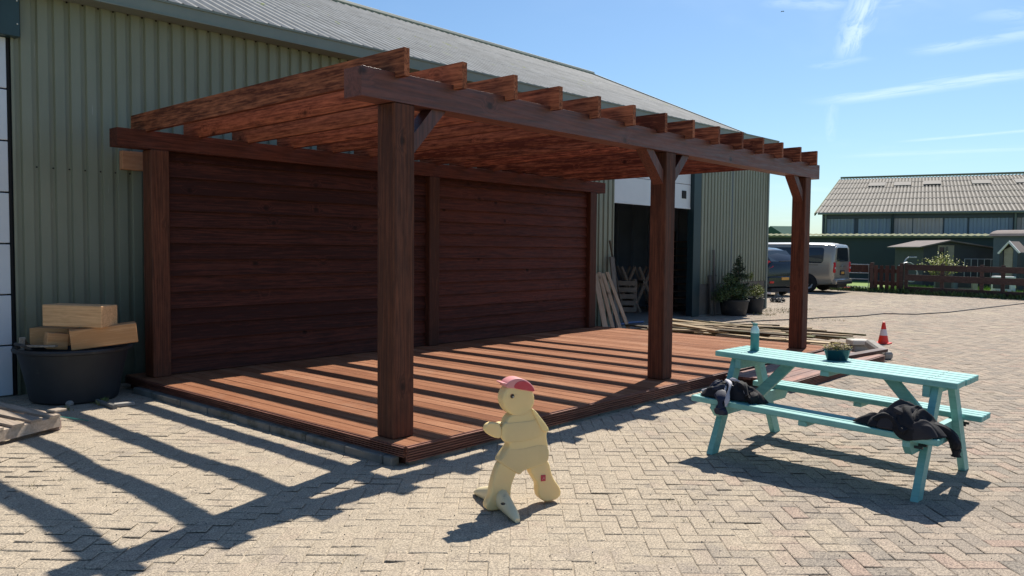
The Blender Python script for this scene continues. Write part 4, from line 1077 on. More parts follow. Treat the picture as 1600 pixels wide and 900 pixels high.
for k in range(150):
    h_ = rr.random() ** 1.15; z = .36 + h_ * 1.0; cx2 = lerp(c1.x + .03, top.x, h_); ln = lerp(.56, .05, h_) * rr.uniform(.6, 1.1); a = rr.uniform(0, 2 * PI)
    p0 = Vector((cx2, c1.y, z)); p1 = p0 + Vector((math.cos(a) * ln, math.sin(a) * ln * .8, ln * rr.uniform(-.05, .45)))
    if p1.y > 4.70: p1.y = 4.70
    b.tube([p0, p1], [.005, .002], 4)
b.build('trunk', 'bark', pl)
rr = random.Random(31); rr2 = random.Random(77)
b = MB()
for k in range(150):
    h_ = rr.random() ** 1.15; z = .36 + h_ * 1.0; cx2 = lerp(c1.x + .03, top.x, h_); ln = lerp(.56, .05, h_) * rr.uniform(.6, 1.1); a = rr.uniform(0, 2 * PI)
    p0 = Vector((cx2, c1.y, z)); p1 = p0 + Vector((math.cos(a) * ln, math.sin(a) * ln * .8, ln * rr.uniform(-.05, .45)))
    if p1.y > 4.70: p1.y = 4.70
    for q in range(int(80 * (ln / .3) + 14)):
        tt = rr2.random() ** .7; p = p0.lerp(p1, tt) ; d = Vector((rr2.gauss(0, 1), rr2.gauss(0, 1), rr2.gauss(0, .8))).normalized() * rr2.uniform(.025, .055) + (p1 - p0).normalized() * .02
        s_ = d.cross(Vector((0, 0, 1))).normalized() * .006
        b.add([p - s_, p + s_, p + d], [(0, 1, 2)], rr2.random())
b.build('crown', 'needle', pl, recalc=False)
c2 = Vector((14.62, 4.22, 0))
p2 = thing('potted_shrub', c2, 'leafy yellow green shrub in the smaller black pot right of the spruce', 'potted shrub')
pot('pot', c2, .23, .36, p2)
b = MB(); leaf_cloud(b, c2 + Vector((0, 0, .52)), (.28, .26, .22), 1500, .035, random.Random(5)); leaf_cloud(b, c2 + Vector((-.1, .1, .86)), (.13, .12, .16), 260, .03, random.Random(6)); b.build('foliage', 'leaflt', p2, recalc=False)
b = MB()
for k in range(7): a = k * .9; b.tube([c2 + Vector((0, 0, .3)), c2 + Vector((math.cos(a) * .12, math.sin(a) * .12, .7))], .005, 4)
b.build('stem', 'bark', p2)
c3 = Vector((13.35, 4.35, 0)); p3 = thing('low_shrub', c3, 'low dark leafy shrub spilling in front of the plinth left of the spruce', 'shrub')
b = MB(); leaf_cloud(b, c1 + Vector((-.22, .0, .60)), (.56, .32, .34), 4600, .035, random.Random(15)); leaf_cloud(b, c1 + Vector((.12, -.1, .5)), (.35, .22, .18), 1200, .035, random.Random(16)); b.build('foliage', 'leafdk', p3, recalc=False)
b = MB(); b.tube([c1 + Vector((-.1, 0, .3)), c1 + Vector((-.2, 0, .6))], .008, 5); b.build('stem', 'bark', p3)
# small items at barn corner
p = G(1214, 462); cone(Vector((p.x, p.y, 0)), .85, 'small faded white cone standing behind the barn corner', 'small_cone')
for o in bpy.data.objects['small_cone'].children: o.data.materials[0] = M['conewhite']
b = MB(); p = G(1203, 464); b.box((0, 0, 0), (.5, .3, .05), None, .01); o = b.build('low_crate_lid', 'conewhite'); o.location = (p.x - .3, p.y, .12); o.rotation_euler = (0, .1, .4); tag(o, 'pinkish flat lid on a dark lump at the barn corner', 'lid')
b = MB(); p = G(1212, 472); leaf_cloud(b, (p.x, p.y, .06), (.32, .28, .10), 500, .06, random.Random(17)); o = b.build('dark_heap', 'plastic', recalc=False); tag(o, 'dark low heap of scraps on the ground at the barn corner', 'heap')

# ------------------------------------------------------------------ vehicles
class Body:
    """lofted vehicle body: stations (y, z_low, z_belt, z_top, half_low, half_belt, half_top), y = rearwards negative"""
    def __init__(s, st): s.st = st
    def at(s, y):
        st = s.st
        if y <= st[0][0]: return st[0]
        for a, c_ in zip(st, st[1:]):
            if y <= c_[0]:
                tt = (y - a[0]) / (c_[0] - a[0]); return tuple(lerp(a[i], c_[i], tt) for i in range(7))
        return st[-1]
    def ring(s, q, m=5):
        y, zl, zb, zt_, hl, hb, ht = q; half = [(hl * .75, zl), (hl * .96, zl + .03), (hl, zl + .10), (lerp(hl, hb, .6), lerp(zl, zb, .55)), (hb, zb), (lerp(hb, ht, .5), lerp(zb, zt_, .5)), (ht, zt_ - (zt_ - zb) * .14), (ht * .94, zt_ - (zt_ - zb) * .045), (ht * .80, zt_ - .008), (0, zt_ + .012)]
        return [(x, y, z) for x, z in half] + [(-x, y, z) for x, z in half[-2::-1]]
    def side(s, y, z, sg, off=.006):
        y_, zl, zb, zt_, hl, hb, ht = s.at(y)
        if z <= zb: x = lerp(hl, hb, min(1, max(0, (z - zl) / (zb - zl))))
        else:
            f = (z - zb) / (zt_ - zb); x = lerp(hb, ht, f if f <= .5 else .5 + .5 * min(1, (f - .5) / .36))
        return Vector((sg * (x + off), y, z))
def rot_thing(name, loc, ang, label, cat):
    e = thing(name, loc, label, cat); e.rotation_euler = (0, 0, ang); return e
def vb(b, name, mat, parent, smooth=True):
    o = b.build(name, mat, None, smooth=smooth); o.parent = parent; return o
def side_panel(b, body, outline, sg, off=.008, n=1):
    pts = [body.side(y, z, sg, off) for y, z in outline]; c_ = sum(pts, Vector()) / len(pts)
    # inner ring for a soft edge
    m = len(pts); vs = pts + [p.lerp(c_, .04) + Vector((sg * .004, 0, 0)) for p in pts]
    b.add(vs, [(i, (i + 1) % m, m + (i + 1) % m, m + i) for i in range(m)] + [tuple(range(m, 2 * m))])
def rrect(y0, y1, z0, z1, r=.06, slant=0.0):
    out = []
    for (cy, cz, a0) in ((y1 - r, z1 - r, 0), (y0 + r, z1 - r, 90), (y0 + r, z0 + r, 180), (y1 - r, z0 + r, 270)):
        for k in range(4):
            a = math.radians(a0 + 30 * k); out.append((cy + r * math.cos(a) + slant * (cz - z0), cz + r * math.sin(a)))
    return out
def wheel(parent, x, y, R, wd, sg):
    w_ = MB(); Rm = Matrix.Rotation(PI / 2 * sg, 3, 'Y')
    w_.lathe([(R * .6, -wd / 2), (R * .94, -wd / 2), (R, -wd * .3), (R, wd * .3), (R * .94, wd / 2), (R * .64, wd / 2), (R * .62, wd * .35)], (x, y, R), 28, R=Rm); o = vb(w_, 'wheel', 'tyre', parent)
    r_ = MB(); r_.lathe([(0, wd * .30), (R * .18, wd * .36), (R * .2, wd * .30), (R * .5, wd * .36), (R * .62, wd * .42), (R * .62, wd * .2)], (x, y, R), 20, R=Rm); rm = vb(r_, 'rim', 'galv', o)
def loft(body, name, mat, parent, ys):
    b = MB(); vs = []; n = None
    for y in ys:
        r = body.ring(body.at(y)); n = len(r); vs += r
    m = len(ys)
    fs = [[i * n + k, i * n + k + 1, (i + 1) * n + k + 1, (i + 1) * n + k] for i in range(m - 1) for k in range(n - 1)] + [[(i * n), (i + 1) * n, (i + 1) * n + n - 1, i * n + n - 1] for i in range(m - 1)]
    fs += [list(range(n)), [(m - 1) * n + k for k in range(n)][::-1]]
    b.add(vs, fs); o = vb(b, name, mat, parent); mod = o.modifiers.new('b', 'BEVEL'); mod.width = .03; mod.segments = 3; mod.limit_method = 'ANGLE'; mod.angle_limit = math.radians(40); return o

rl = G(1302, 458); vloc = Vector((rl.x + .82, rl.y, 0))
van = rot_thing('van', vloc, .02, 'silver beige passenger van with dark windows parked behind the pergola post', 'van')
vbod = Body([(0.0, .38, 1.02, 1.62, .80, .84, .74), (.06, .30, 1.02, 1.73, .85, .88, .76), (.35, .26, 1.02, 1.765, .87, .90, .77), (1.5, .24, 1.0, 1.78, .88, .91, .78), (3.0, .24, .98, 1.77, .88, .91, .78), (3.6, .24, .97, 1.66, .88, .90, .74), (4.1, .25, .95, 1.22, .87, .88, .66), (4.55, .27, .80, .98, .84, .84, .7), (4.75, .32, .6, .75, .76, .76, .66)])
loft(vbod, 'van_body', 'van', van, [0, .03, .06, .2, .35, .8, 1.5, 2.2, 3.0, 3.3, 3.6, 3.85, 4.1, 4.35, 4.55, 4.75])
b = MB(); vs = []
for y in (.02, .4, 1.5, 3.0, 3.35): 
    q = vbod.at(y); vs += [(x * 1.01, y, z + .006) for x, z in ((q[6] * .97, q[3] - .05), (q[6] * .82, q[3] + .004), (0, q[3] + .022), (-q[6] * .82, q[3] + .004), (-q[6] * .97, q[3] - .05))]
b.add(vs, [[i * 5 + k, i * 5 + k + 1, (i + 1) * 5 + k + 1, (i + 1) * 5 + k] for i in range(4) for k in range(4)]); vb(b, 'roof', 'vanroof', van)
for sg in (-1, 1):
    for (y0, y1) in ((.38, 1.36), (1.40, 2.48), (2.53, 3.25)):
        b = MB(); side_panel(b, vbod, rrect(y0, y1, 1.06, 1.62, .10), sg, .010); vb(b, 'side_window', 'glass', van)
    b = MB(); side_panel(b, vbod, rrect(.55, 3.2, .985, 1.0, .005), sg, .004); vb(b, 'side_trim', 'plastic', van)
    b = MB(); side_panel(b, vbod, [(1.18, .60), (1.32, .64), (1.7, .92), (1.62, .96), (1.45, .90), (1.2, .70)], sg, .003); vb(b, 'side_stripe', 'graphic', van)
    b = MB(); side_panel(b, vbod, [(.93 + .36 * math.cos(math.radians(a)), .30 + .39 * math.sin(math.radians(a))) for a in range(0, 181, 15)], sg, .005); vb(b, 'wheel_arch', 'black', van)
    wheel(van, sg * .80, .93, .32, .2, sg); wheel(van, sg * .80, 3.75, .32, .2, sg)
    b = MB(); b.bx(sg * .80 - .055, sg * .80 + .055, -.03, .06, .72, 1.10, .02); lmp = vb(b, 'tail_lamp', 'taillight', van)
    b = MB(); b.bx(sg * .80 - .05, sg * .80 + .05, -.036, -.02, .86, .92, .004); vb(b, 'reverse_lamp', 'lampwhite', lmp)
b = MB(); b.prism([(-.60, 1.12), (.60, 1.12), (.62, 1.2), (.56, 1.58), (.5, 1.62), (-.5, 1.62), (-.56, 1.58), (-.62, 1.2)], lambda u, v, d: Vector((u, d + (v - 1.02) * .02, v)), -.012, .02); vb(b, 'rear_window', 'glass', van, False)
b = MB(); b.bx(-.84, .84, -.10, .10, .30, .50, .035); vb(b, 'rear_bumper', 'van', van)
b = MB(); b.bx(-.80, .80, -.115, -.06, .30, .40, .012); b.bx(-.5, .5, -.02, .3, .18, .30); vb(b, 'bumper_strip', 'plastic', van)
b = MB(); b.bx(-.24, .24, -.02, .0, .62, .80, .006); pf = vb(b, 'plate_recess', 'plastic', van)
b = MB(); b.bx(-.15, .15, -.03, -.015, .67, .755, .003); vb(b, 'number_plate', 'plate', pf)
b = MB(); b.tube([(-.45, -.02, 1.13), (.1, -.03, 1.16)], .010, 5); b.tube([(.3, -.02, .95), (-.3, -.02, .95)], .008, 5); vb(b, 'rear_wiper', 'plastic', van)
b = MB(); b.bx(-.05, .05, -.018, .0, .90, .98, .01); vb(b, 'badge', 'galv', van)
b = MB(); b.bx(-.95, -.05, .12, .16, .02, .1) ; 

cl = G(1236, 459); car = rot_thing('hatchback', (22.0, 6.62, 0), -.32, 'small black hatchback with red tail lamps parked between the barn corner and the van', 'car')
cb_ = Body([(0.0, .38, .92, 1.08, .74, .76, .60), (.05, .28, .94, 1.16, .80, .81, .62), (.22, .24, .98, 1.34, .82, .83, .60), (.45, .22, .99, 1.51, .83, .84, .59), (.8, .22, .99, 1.59, .84, .84, .60), (1.8, .22, .98, 1.61, .84, .84, .61), (2.5, .22, .95, 1.42, .84, .84, .60), (2.9, .22, .94, 1.12, .83, .82, .62), (3.5, .24, .82, .97, .80, .78, .62), (3.75, .33, .62, .76, .70, .68, .55)])
loft(cb_, 'car_body', 'carblack', car, [0, .05, .12, .22, .33, .45, .6, .8, 1.3, 1.8, 2.2, 2.5, 2.7, 2.9, 3.2, 3.5, 3.75])
b = MB(); b.add([(-.58, .06, 1.13), (.58, .06, 1.13), (.52, .42, 1.49), (-.52, .42, 1.49)], [(0, 1, 2, 3)]); b.v = [(x, y - .028, z + .012) for x, y, z in b.v]; o = vb(b, 'rear_window', 'glass', car, False); o.modifiers.new('s', 'SOLIDIFY').thickness = .008
for sg in (-1, 1):
    b = MB(); side_panel(b, cb_, [(.55, .93), (1.25, .92), (1.25, 1.30), (.72, 1.28)], sg, .004); vb(b, 'side_window', 'glass', car)
    b = MB(); side_panel(b, cb_, [(1.32, .92), (2.2, .90), (2.05, 1.22), (1.32, 1.31)], sg, .004); vb(b, 'side_window', 'glass', car)
    b = MB(); b.prism([(-.12, .98), (.20, .88), (.28, .95), (.20, 1.20), (.02, 1.16)], lambda u, v, d: Vector((sg * (.60 + u * .88), d + max(0, (u - .15)) * .9 + (v - .88) * .3, v)), -.04, .06); vb(b, 'tail_lamp', 'taillight', car, False)
    b = MB(); b.bx(sg * .62 - .09, sg * .62 + .09, -.075, -.03, .44, .51, .004); vb(b, 'reflector', 'taillight', car)
    wheel(car, sg * .74, .72, .30, .18, sg); wheel(car, sg * .74, 3.0, .30, .18, sg)
b = MB(); b.bx(-.80, .80, -.055, .12, .30, .66, .05); vb(b, 'rear_bumper', 'carblack', car)
b = MB(); b.bx(-.6, .6, -.03, .3, .16, .28); vb(b, 'bumper_strip', 'plastic', car)
b = MB(); b.bx(-.17, .17, -.072, -.05, .54, .63, .003); vb(b, 'number_plate', 'plate', car)
b = MB(); b.tube([(-.2, .02, 1.15), (.35, .03, 1.17)], .009, 5); vb(b, 'rear_wiper', 'plastic', car)
b = MB(); p = G(1324, 452); b.box(p + Vector((0, 0, .05)), (.5, .35, .1), Matrix.Rotation(.5, 3, 'Z'), .03); o = b.build('red_tray', 'orange'); tag(o, 'small red plastic tray on the ground behind the van', 'tray')


# ------------------------------------------------------------------ fence, gates
FA = Vector((27.6, 4.5, 0)); FB = Vector((26.15, -.9, 0)); fd = (FB - FA).normalized()
fen = thing('rail_fence', FA, 'dark brown fence of wide horizontal rails along the far edge of the yard', 'fence')
for (z0, z1) in ((.84, 1.04), (.46, .68), (.04, .25)):
    b = MB(); L = (FB - FA).length; q = FA
    k = 0
    while k * 2.2 < L: b.bar(FA + fd * (k * 2.2) + Vector((0, 0, (z0 + z1) / 2 - .007 * k)), FA + fd * min(L, k * 2.2 + 2.19) + Vector((0, 0, (z0 + z1) / 2 - .007 * k - .01)), .03, z1 - z0); k += 1
    b.build('rail', 'fence', fen)
for s_ in (0.05, 1.35, 2.68, 3.35, 4.05, 5.3):
    b = MB(); p = FA + fd * s_ + Vector((.07, 0, 0)); b.bx(p.x - .05, p.x + .05, p.y - .055, p.y + .055, -.03, 1.08); b.build('post', 'fence', fen)
GA = Vector((28.0, 5.75, 0)); GB = Vector((27.68, 4.62, 0)); gd = (GB - GA).normalized()
gt = thing('picket_gate', GA, 'reddish brown wooden picket gate left of the rail fence', 'gate')
for k in range(5):
    b = MB(); p = GA + gd * (.16 + k * .225); b.bar(p + Vector((0, 0, .10)), p + Vector((0, 0, .98)), .13, .025, (1, 0, 0)); b.build('picket', 'fence_red', gt)
for z in (.78, .32):
    b = MB(); b.bar(GA + gd * .05 + Vector((.04, 0, z)), GB + gd * -.02 + Vector((.04, 0, z)), .03, .14); b.build('rail', 'fence_red', gt)
for (p, nm) in ((GA, 0), (GB, 1)):
    b = MB(); b.bx(p.x - .06, p.x + .06, p.y - .06, p.y + .06, -.03, 1.08); b.build('post', 'fence', gt)
ma = Vector((28.05, 6.95, 0)); mg = thing('metal_gate', ma, 'galvanised tubular gate between the van and the wooden gate', 'gate')
mb_ = GA + Vector((0, .12, 0))
b = MB(); b.tube([ma + Vector((0, 0, .15)), ma + Vector((0, 0, 1.0)), mb_ + Vector((0, 0, 1.0)), mb_ + Vector((0, 0, .15)), ma + Vector((0, 0, .15))], .022, 6); b.build('gate_frame', 'galv', mg, smooth=True)
for z in (.45, .68): b = MB(); b.tube([ma + Vector((0, 0, z)), mb_ + Vector((0, 0, z))], .016, 6); b.build('gate_bar', 'galv', mg, smooth=True)
b = MB(); b.bar(ma + Vector((.25, 0, .85)), mb_ + Vector((.25, 0, .85)), .03, .3); o = b.build('red_brown_board', 'fence_red'); tag(o, 'red brown board behind the galvanised gate', 'board')

# grass paddock behind the fence and weeds along its foot
pd_ = sheet('grass_paddock', 28.3, 62, -30, 40, 10, 10, .0, 'field')
rr = random.Random(41); b = MB()
for k in range(9000):
    s_ = rr.uniform(-1.5, 7.5); dd = rr.uniform(.1, 8) ** 1; p = FA + fd * s_ + Vector((.15 + dd, 0, 0)); blades(b, p.x, p.y, -.01, 1, .14, .1, rr, .016)
tag(b.build('meadow_grass', 'grass', recalc=False), kind='stuff')
b = MB()
for k in range(2600):
    s_ = rr.uniform(-3.2, 6.6); p = FA + fd * s_ + Vector((rr.gauss(-.16, .12), 0, 0)); blades(b, p.x, p.y, -.01, 1, .20 * rr.uniform(.3, 1.1), .08, rr, .02)
tag(b.build('fence_weeds', 'leafdk', recalc=False), kind='stuff')

# flowering bush, coop, hutches, wagon
def AD(px, py, depth, z=None):
    p = AT(px, py, depth); return p
bc = AT(1470, 412, 31.5); bush = thing('yellow_bush', (bc.x, bc.y, 0), 'loose yellow green bush growing behind the rail fence', 'bush')
b = MB(); rr = random.Random(51)
for k in range(46):
    a = rr.uniform(0, 2 * PI); r = rr.uniform(.1, .95); tip = Vector((bc.x, bc.y, 0)) + rx * r * math.cos(a) + fx * r * .6 * math.sin(a) + Vector((0, 0, 1.42 - r * .42 + rr.uniform(-.2, .15)))
    b.tube([Vector((bc.x, bc.y, 0)), Vector((bc.x, bc.y, 0)).lerp(tip, .5) + Vector((0, 0, .15)), tip], [.012, .008, .003], 4)
b.build('stem', 'bark', bush)
b = MB(); rr = random.Random(51)
for k in range(46):
    a = rr.uniform(0, 2 * PI); r = rr.uniform(.1, .95); tip = Vector((bc.x, bc.y, 0)) + rx * r * math.cos(a) + fx * r * .6 * math.sin(a) + Vector((0, 0, 1.42 - r * .42 + rr.uniform(-.2, .15)))
    for q in range(26):
        p = Vector((bc.x, bc.y, .5)).lerp(tip, rr.uniform(.35, 1.02)) + Vector((rr.gauss(0, .07), rr.gauss(0, .07), rr.gauss(0, .05))); d = Vector((rr.gauss(0, 1), rr.gauss(0, 1), rr.gauss(0, 1))).normalized() * .06; s2_ = d.cross(Vector((0, 0, 1))).normalized() * .025
        b.add([p, p + d * .5 + s2_, p + d, p + d * .5 - s2_], [(0, 1, 2, 3)], rr.random())
b.build('crown', 'leafbush', bush, recalc=False)
# coop with low gable
DC = 34.0
c0 = AT(1442, 415, DC); c1_ = AT(1556, 415, DC); c0.z = c1_.z = 0; cdv = (c1_ - c0).normalized(); Lc = (c1_ - c0).length; cn = Vector((-cdv.y, cdv.x, 0)); cn = cn if cn.dot(FW) > 0 else -cn
coop = thing('animal_coop', c0, 'low dark grey coop with a shallow pitched roof behind the yellow bush', 'coop')
def CP(u, z, d): return c0 + cdv * u + cn * d + Vector((0, 0, z))
b = MB(); b.prism([(0, 0), (Lc, 0), (Lc, 1.62), (Lc * .36, 1.93), (0, 1.70)], CP, 0, 2.5); b.build('coop_wall', 'coop', coop)
b = MB(); b.prism([(-.28, 1.66), (Lc * .33, 1.945), (Lc + .12, 1.62), (Lc + .12, 1.67), (Lc * .33, 2.0), (-.28, 1.71)], CP, -.25, 2.7); b.build('roof', 'cooproof', coop)
b = MB(); b.prism([(.60, 0.5), (1.28, .5), (1.28, 1.78), (.60, 1.78)], CP, -.02, -.003); dr = b.build('coop_door', 'hutwood', coop)
b = MB(); b.prism([(.66, 1.1), (.86, 1.1), (.86, 1.7), (.66, 1.7)], CP, -.035, -.022); b.prism([(.92, 1.0), (1.02, 1.0), (1.02, 1.72), (.92, 1.72)], CP, -.035, -.022); b.build('pane', 'glass', dr)
pen = thing('mesh_pen', CP(1.4, 0, -.8), 'thin grey wire pen in front of the dark coop', 'pen')
b = MB()
for k in range(7): b.tube([CP(1.3 + k * .27, 0, -.8), CP(1.3 + k * .27, 1.22, -.8)], .012, 5)
for z in (.4, 1.22): b.tube([CP(1.3, z, -.8), CP(2.95, z, -.8)], .012, 5)
b.build('pen_frame', 'galv', pen, smooth=True)
# grey wagon with curved roof
DW = 33.0
w0 = AT(1551, 415, DW); w0.z = 0; wdv = (AT(1640, 415, DW - 1.6) - AT(1551, 415, DW)); wdv.z = 0; wdv.normalize(); wn = Vector((-wdv.y, wdv.x, 0)); wn = wn if wn.dot(FW) > 0 else -wn
wag = thing('shepherd_wagon', w0, 'grey blue boarded wagon with curved brown roof at the right edge', 'wagon')
def WP(u, z, d): return w0 + wdv * u + wn * d + Vector((0, 0, z))
b = MB()
for k in range(16): b.prism([(0, .35 + k * .115), (5, .35 + k * .115), (5, .35 + k * .115 + .112), (0, .35 + k * .115 + .112)], WP, -.012 - .0, 2.2 if k == 0 else .02)
b.prism([(0, .35), (5, .35), (5, 2.16), (0, 2.16)], WP, .03, 2.2); b.build('wagon_wall', 'wagon', wag)
b = MB()
arc = [(-.15 - .0, 2.10)] ; vs = []; nA = 9
for u in (-.12, 5.1):
    for k in range(nA):
        a = PI * k / (nA - 1); vs.append(WP(u, 2.16 + .27 * math.sin(a), 1.1 - 1.28 * math.cos(a)))
b.add(vs, [(k, k + 1, nA + k + 1, nA + k) for k in range(nA - 1)] + [tuple(range(nA)), tuple(range(nA, 2 * nA))]); b.build('roof', 'cooproof', wag)
b = MB(); cp_ = WP(.95, 2.40, .8); b.tube([cp_ - Vector((0, 0, .1)), cp_ + Vector((0, 0, .14))], .03, 8); b.lathe([(0, 0), (.09, .03), (.10, .09), (.05, .15), (0, .16)], cp_ + Vector((0, 0, .1)), 10); b.build('chimney', 'galv', wag, smooth=True)
# small gabled porch hut before the wagon
hh0 = AT(1561, 415, 31.0); hh0.z = 0
hut = thing('gabled_hut', hh0, 'narrow pale wooden gabled hut standing in front of the grey wagon', 'hut')
def HP(u, z, d): return hh0 + wdv * u + wn * d + Vector((0, 0, z))
b = MB(); b.prism([(.0, 0), (.12, 0), (.12, 1.55), (.0, 1.5)], HP, 0, .8); b.build('side_wall', 'coop', hut)
b = MB(); b.prism([(.62, 0), (.74, 0), (.74, 1.5), (.62, 1.55)], HP, 0, .8); b.build('side_wall', 'coop', hut)
b = MB(); b.prism([(.14, 0), (.44, 0), (.44, 1.62), (.36, 1.72), (.14, 1.6)], HP, .05, .1); b.build('hut_door', 'hutwood', hut)
b = MB(); b.prism([(-.06, 1.47), (.0, 1.44), (.33, 1.86), (.68, 1.47), (.73, 1.50), (.34, 1.95)], HP, -.08, .0); b.build('bargeboard', 'whitetrim', hut)
b = MB(); b.prism([(-.05, 1.5), (.34, 1.93), (.72, 1.52), (.70, 1.49), (.34, 1.87), (-.02, 1.48)], HP, .003, .9); b.build('roof', 'cooproof', hut)
rr = random.Random(61)
for i, (px, py, wd, hh_, labl, mt) in enumerate(((1478, 437, .7, .55, 'grey wire hutch behind the fence below the coop', 'wagon'), (1508, 438, .75, .5, 'pale boxy hutch behind the fence right of the wire hutch', 'hutwood'), (1568, 438, .7, .6, 'white framed hutch behind the fence in front of the wagon', 'whitetrim'))):
    p = AT(px, py, 30.0); hth = thing('hutch', (p.x, p.y, 0), labl, 'hutch')
    R = Matrix.Rotation(math.atan2(wdv.y, wdv.x), 3, 'Z')
    b = MB(); b.box((p.x, p.y, .32), (wd, .4, hh_), R, .02); b.build('hutch_box', mt, hth)
    b = MB(); b.box(Vector((p.x, p.y, .34)) - wn * .203, (wd * .8, .01, hh_ * .6), R, .003); b.build('mesh_front', 'coop', hth)
# bent metal hay rake left of the fence
rk = AT(1408, 440, 30.5); rk.z = 0; rake = thing('hay_rake', rk, 'bent grey metal farm implement behind the picket gate', 'implement')
b = MB(); b.tube([AT(1404, 415, 30.5), AT(1412, 412, 30.4), AT(1416, 405, 30.4), AT(1420, 402, 30.4), AT(1432, 402, 30.6)], .025, 6); b.build('arm', 'galv', rake, smooth=True)
b = MB()
for (px, py, R_) in ((1418, 425, .36), (1424, 430, .25)):
    c_ = AT(px, py, 30.3); b.tube([c_ + rx * R_ * math.cos(a * PI / 10) + Vector((0, 0, R_ * math.sin(a * PI / 10))) for a in range(21)], .015, 5)
b.build('wheel_ring', 'galv', rake, smooth=True)

# ------------------------------------------------------------------ far barn
e0 = AT(1285, 331, 45); e1 = AT(1600, 327, 40.7); fdv = (e1 - e0); fdv.z = 0; fdv.normalize(); fn_ = Vector((-fdv.y, fdv.x, 0)); fn_ = fn_ if fn_.dot(FW) > 0 else -fn_
fb0 = Vector((e0.x, e0.y, 0)); EZ = 3.67
FBn = thing('far_barn', fb0, 'big dark barn with a pale corrugated roof and ribbed side sheets beyond the fence', 'barn')
def FP(u, z, d): return fb0 + fdv * u + fn_ * d + Vector((0, 0, z))
def solve_b():
    best = None
    for i in range(40, 140):
        bb = i / 10
        # ridge start such that it projects at x=1340
        for u in (0,):
            p = FP(u, EZ + .5 * bb, bb) - CAM; sx_ = 800 + FPX * p.dot(RT) / p.dot(FW); sy_ = 450 - FPX * p.dot(UP) / p.dot(FW)
            if best is None or abs(sx_ - 1340) < best[0]: best = (abs(sx_ - 1340), bb, sy_)
    return best
_, RB, ry_ = solve_b()
def zat(u, d, py):
    lo, hi = 0, 30
    for _ in range(40):
        mid = (lo + hi) / 2; p = FP(u, mid, d) - CAM; sy_ = 450 - FPX * p.dot(UP) / p.dot(FW)
        if sy_ > py: lo = mid
        else: hi = mid
    return lo
RZ = zat(0, RB, 280)
Lf = 34
b = MB(); vs = []; P_ = .20; sg = 4; n = int(Lf / P_ * sg); rows = []
for q in range(6):
    for e, tt in ((.03, q / 6), (0, (q + 1) / 6)): rows.append((lerp(-.3, RB, tt), lerp(EZ - .1, RZ, tt) + e))
for (d, z) in rows:
    for i in range(n + 1): vs.append(FP(-.3 + i * P_ / sg, z + .032 * math.sin(2 * PI * i / sg + .4), d))
for j in range(len(rows) - 1):
    for i in range(n):
        b.f.append((j * (n + 1) + i, j * (n + 1) + i + 1, (j + 1) * (n + 1) + i + 1, (j + 1) * (n + 1) + i)); b.r.append(.05 if (i % sg) in (2, 3) else .85); b.mi.append(0)  # trough faces toned dark, rib shading painted into the colour
b.v = [tuple(v) for v in vs]
rf = b.build('roof', 'roof_far', FBn)
for (px, py) in ((1368, 294), (1410, 292), (1455, 290), (1530, 287), (1598, 285)):
    b = MB(); u = (px - 1340) / 1263 * 50 / max(.3, fdv.dot(rx)); tt = .74
    # find u on slope projecting at px
    best = None
    for i in range(0, 340):
        uu = i / 10; p = FP(uu, lerp(EZ, RZ, tt), RB * tt) - CAM; sx_ = 800 + FPX * p.dot(RT) / p.dot(FW)
        if best is None or abs(sx_ - px) < best[0]: best = (abs(sx_ - px), uu)
    uu = best[1]
    vs = [FP(uu + du_, lerp(EZ - .1, RZ, t2) + .10, lerp(-.3, RB, t2)) for du_, t2 in ((-.45, .69), (.55, .69), (.55, .80), (-.45, .80))]
    b.add(vs, [(0, 1, 2, 3)]); o = b.build('skylight', 'roof_light', rf); o.modifiers.new('s', 'SOLIDIFY').thickness = .03
b = MB(); b.prism([(0, 0), (0, EZ - .22), (RB, RZ - .22), (RB * 2, EZ - .22), (RB * 2, 0)], lambda u, v, d: FP(d, v, u), 0, .1); b.build('gable_wall', 'navy', FBn)
b = MB(); b.bar(FP(-.36, EZ - .16, -.3), FP(-.36, RZ - .06, RB), .06, .14); b.bar(FP(-.3, RZ + .1, RB), FP(Lf, RZ + .1, RB), .25, .12); b.build('roof_edge', 'mossroof', FBn)
b = MB(); b.prism([(0, 0), (Lf, 0), (Lf, EZ), (0, EZ)], FP, .12, .3); b.prism([(0, EZ - .38), (Lf, EZ - .38), (Lf, EZ - .08), (0, EZ - .08)], FP, -.02, .11); b.build('side_wall', 'navy', FBn)
# sheets between the frames
def ribs(u0, u1, z0, z1, mat, name='wall_sheet'):
    b = MB(); u = u0; vs = []; k = 0
    while u < u1 - .01:
        vs += [FP(u, z0, (.10, .10, .04, .04)[k % 4]), FP(u, z1, (.10, .10, .04, .04)[k % 4])]; u += (.17, .04, .10, .04)[k % 4]; k += 1
    b.add(vs, [(2 * i, 2 * i + 2, 2 * i + 3, 2 * i + 1) for i in range(k - 1)]); return b.build(name, mat, FBn)
def ufor(px):
    best = None
    for i in range(0, 3400):
        uu = i / 100; p = FP(uu, 3, 0) - CAM; sx_ = 800 + FPX * p.dot(RT) / p.dot(FW)
        if best is None or abs(sx_ - px) < best[0]: best = (abs(sx_ - px), uu)
    return best[1]
edges = [1292, 1341, 1394, 1397, 1427, 1475, 1515, 1584, 1589, 1640]
for (a, c_, m_) in ((1292, 1340, 'sheet_blue'), (1341, 1393, 'sheet_blue'), (1397, 1426, 'sheet_pink'), (1427, 1475, 'sheet_pink'), (1476, 1514, 'sheet_blue'), (1515, 1584, 'sheet_blue'), (1589, 1610, 'sheet_pink')):
    ribs(ufor(a), ufor(c_) if c_ < 1605 else ufor(1599) + 6, 1.9, EZ - .40, m_)
b = MB()
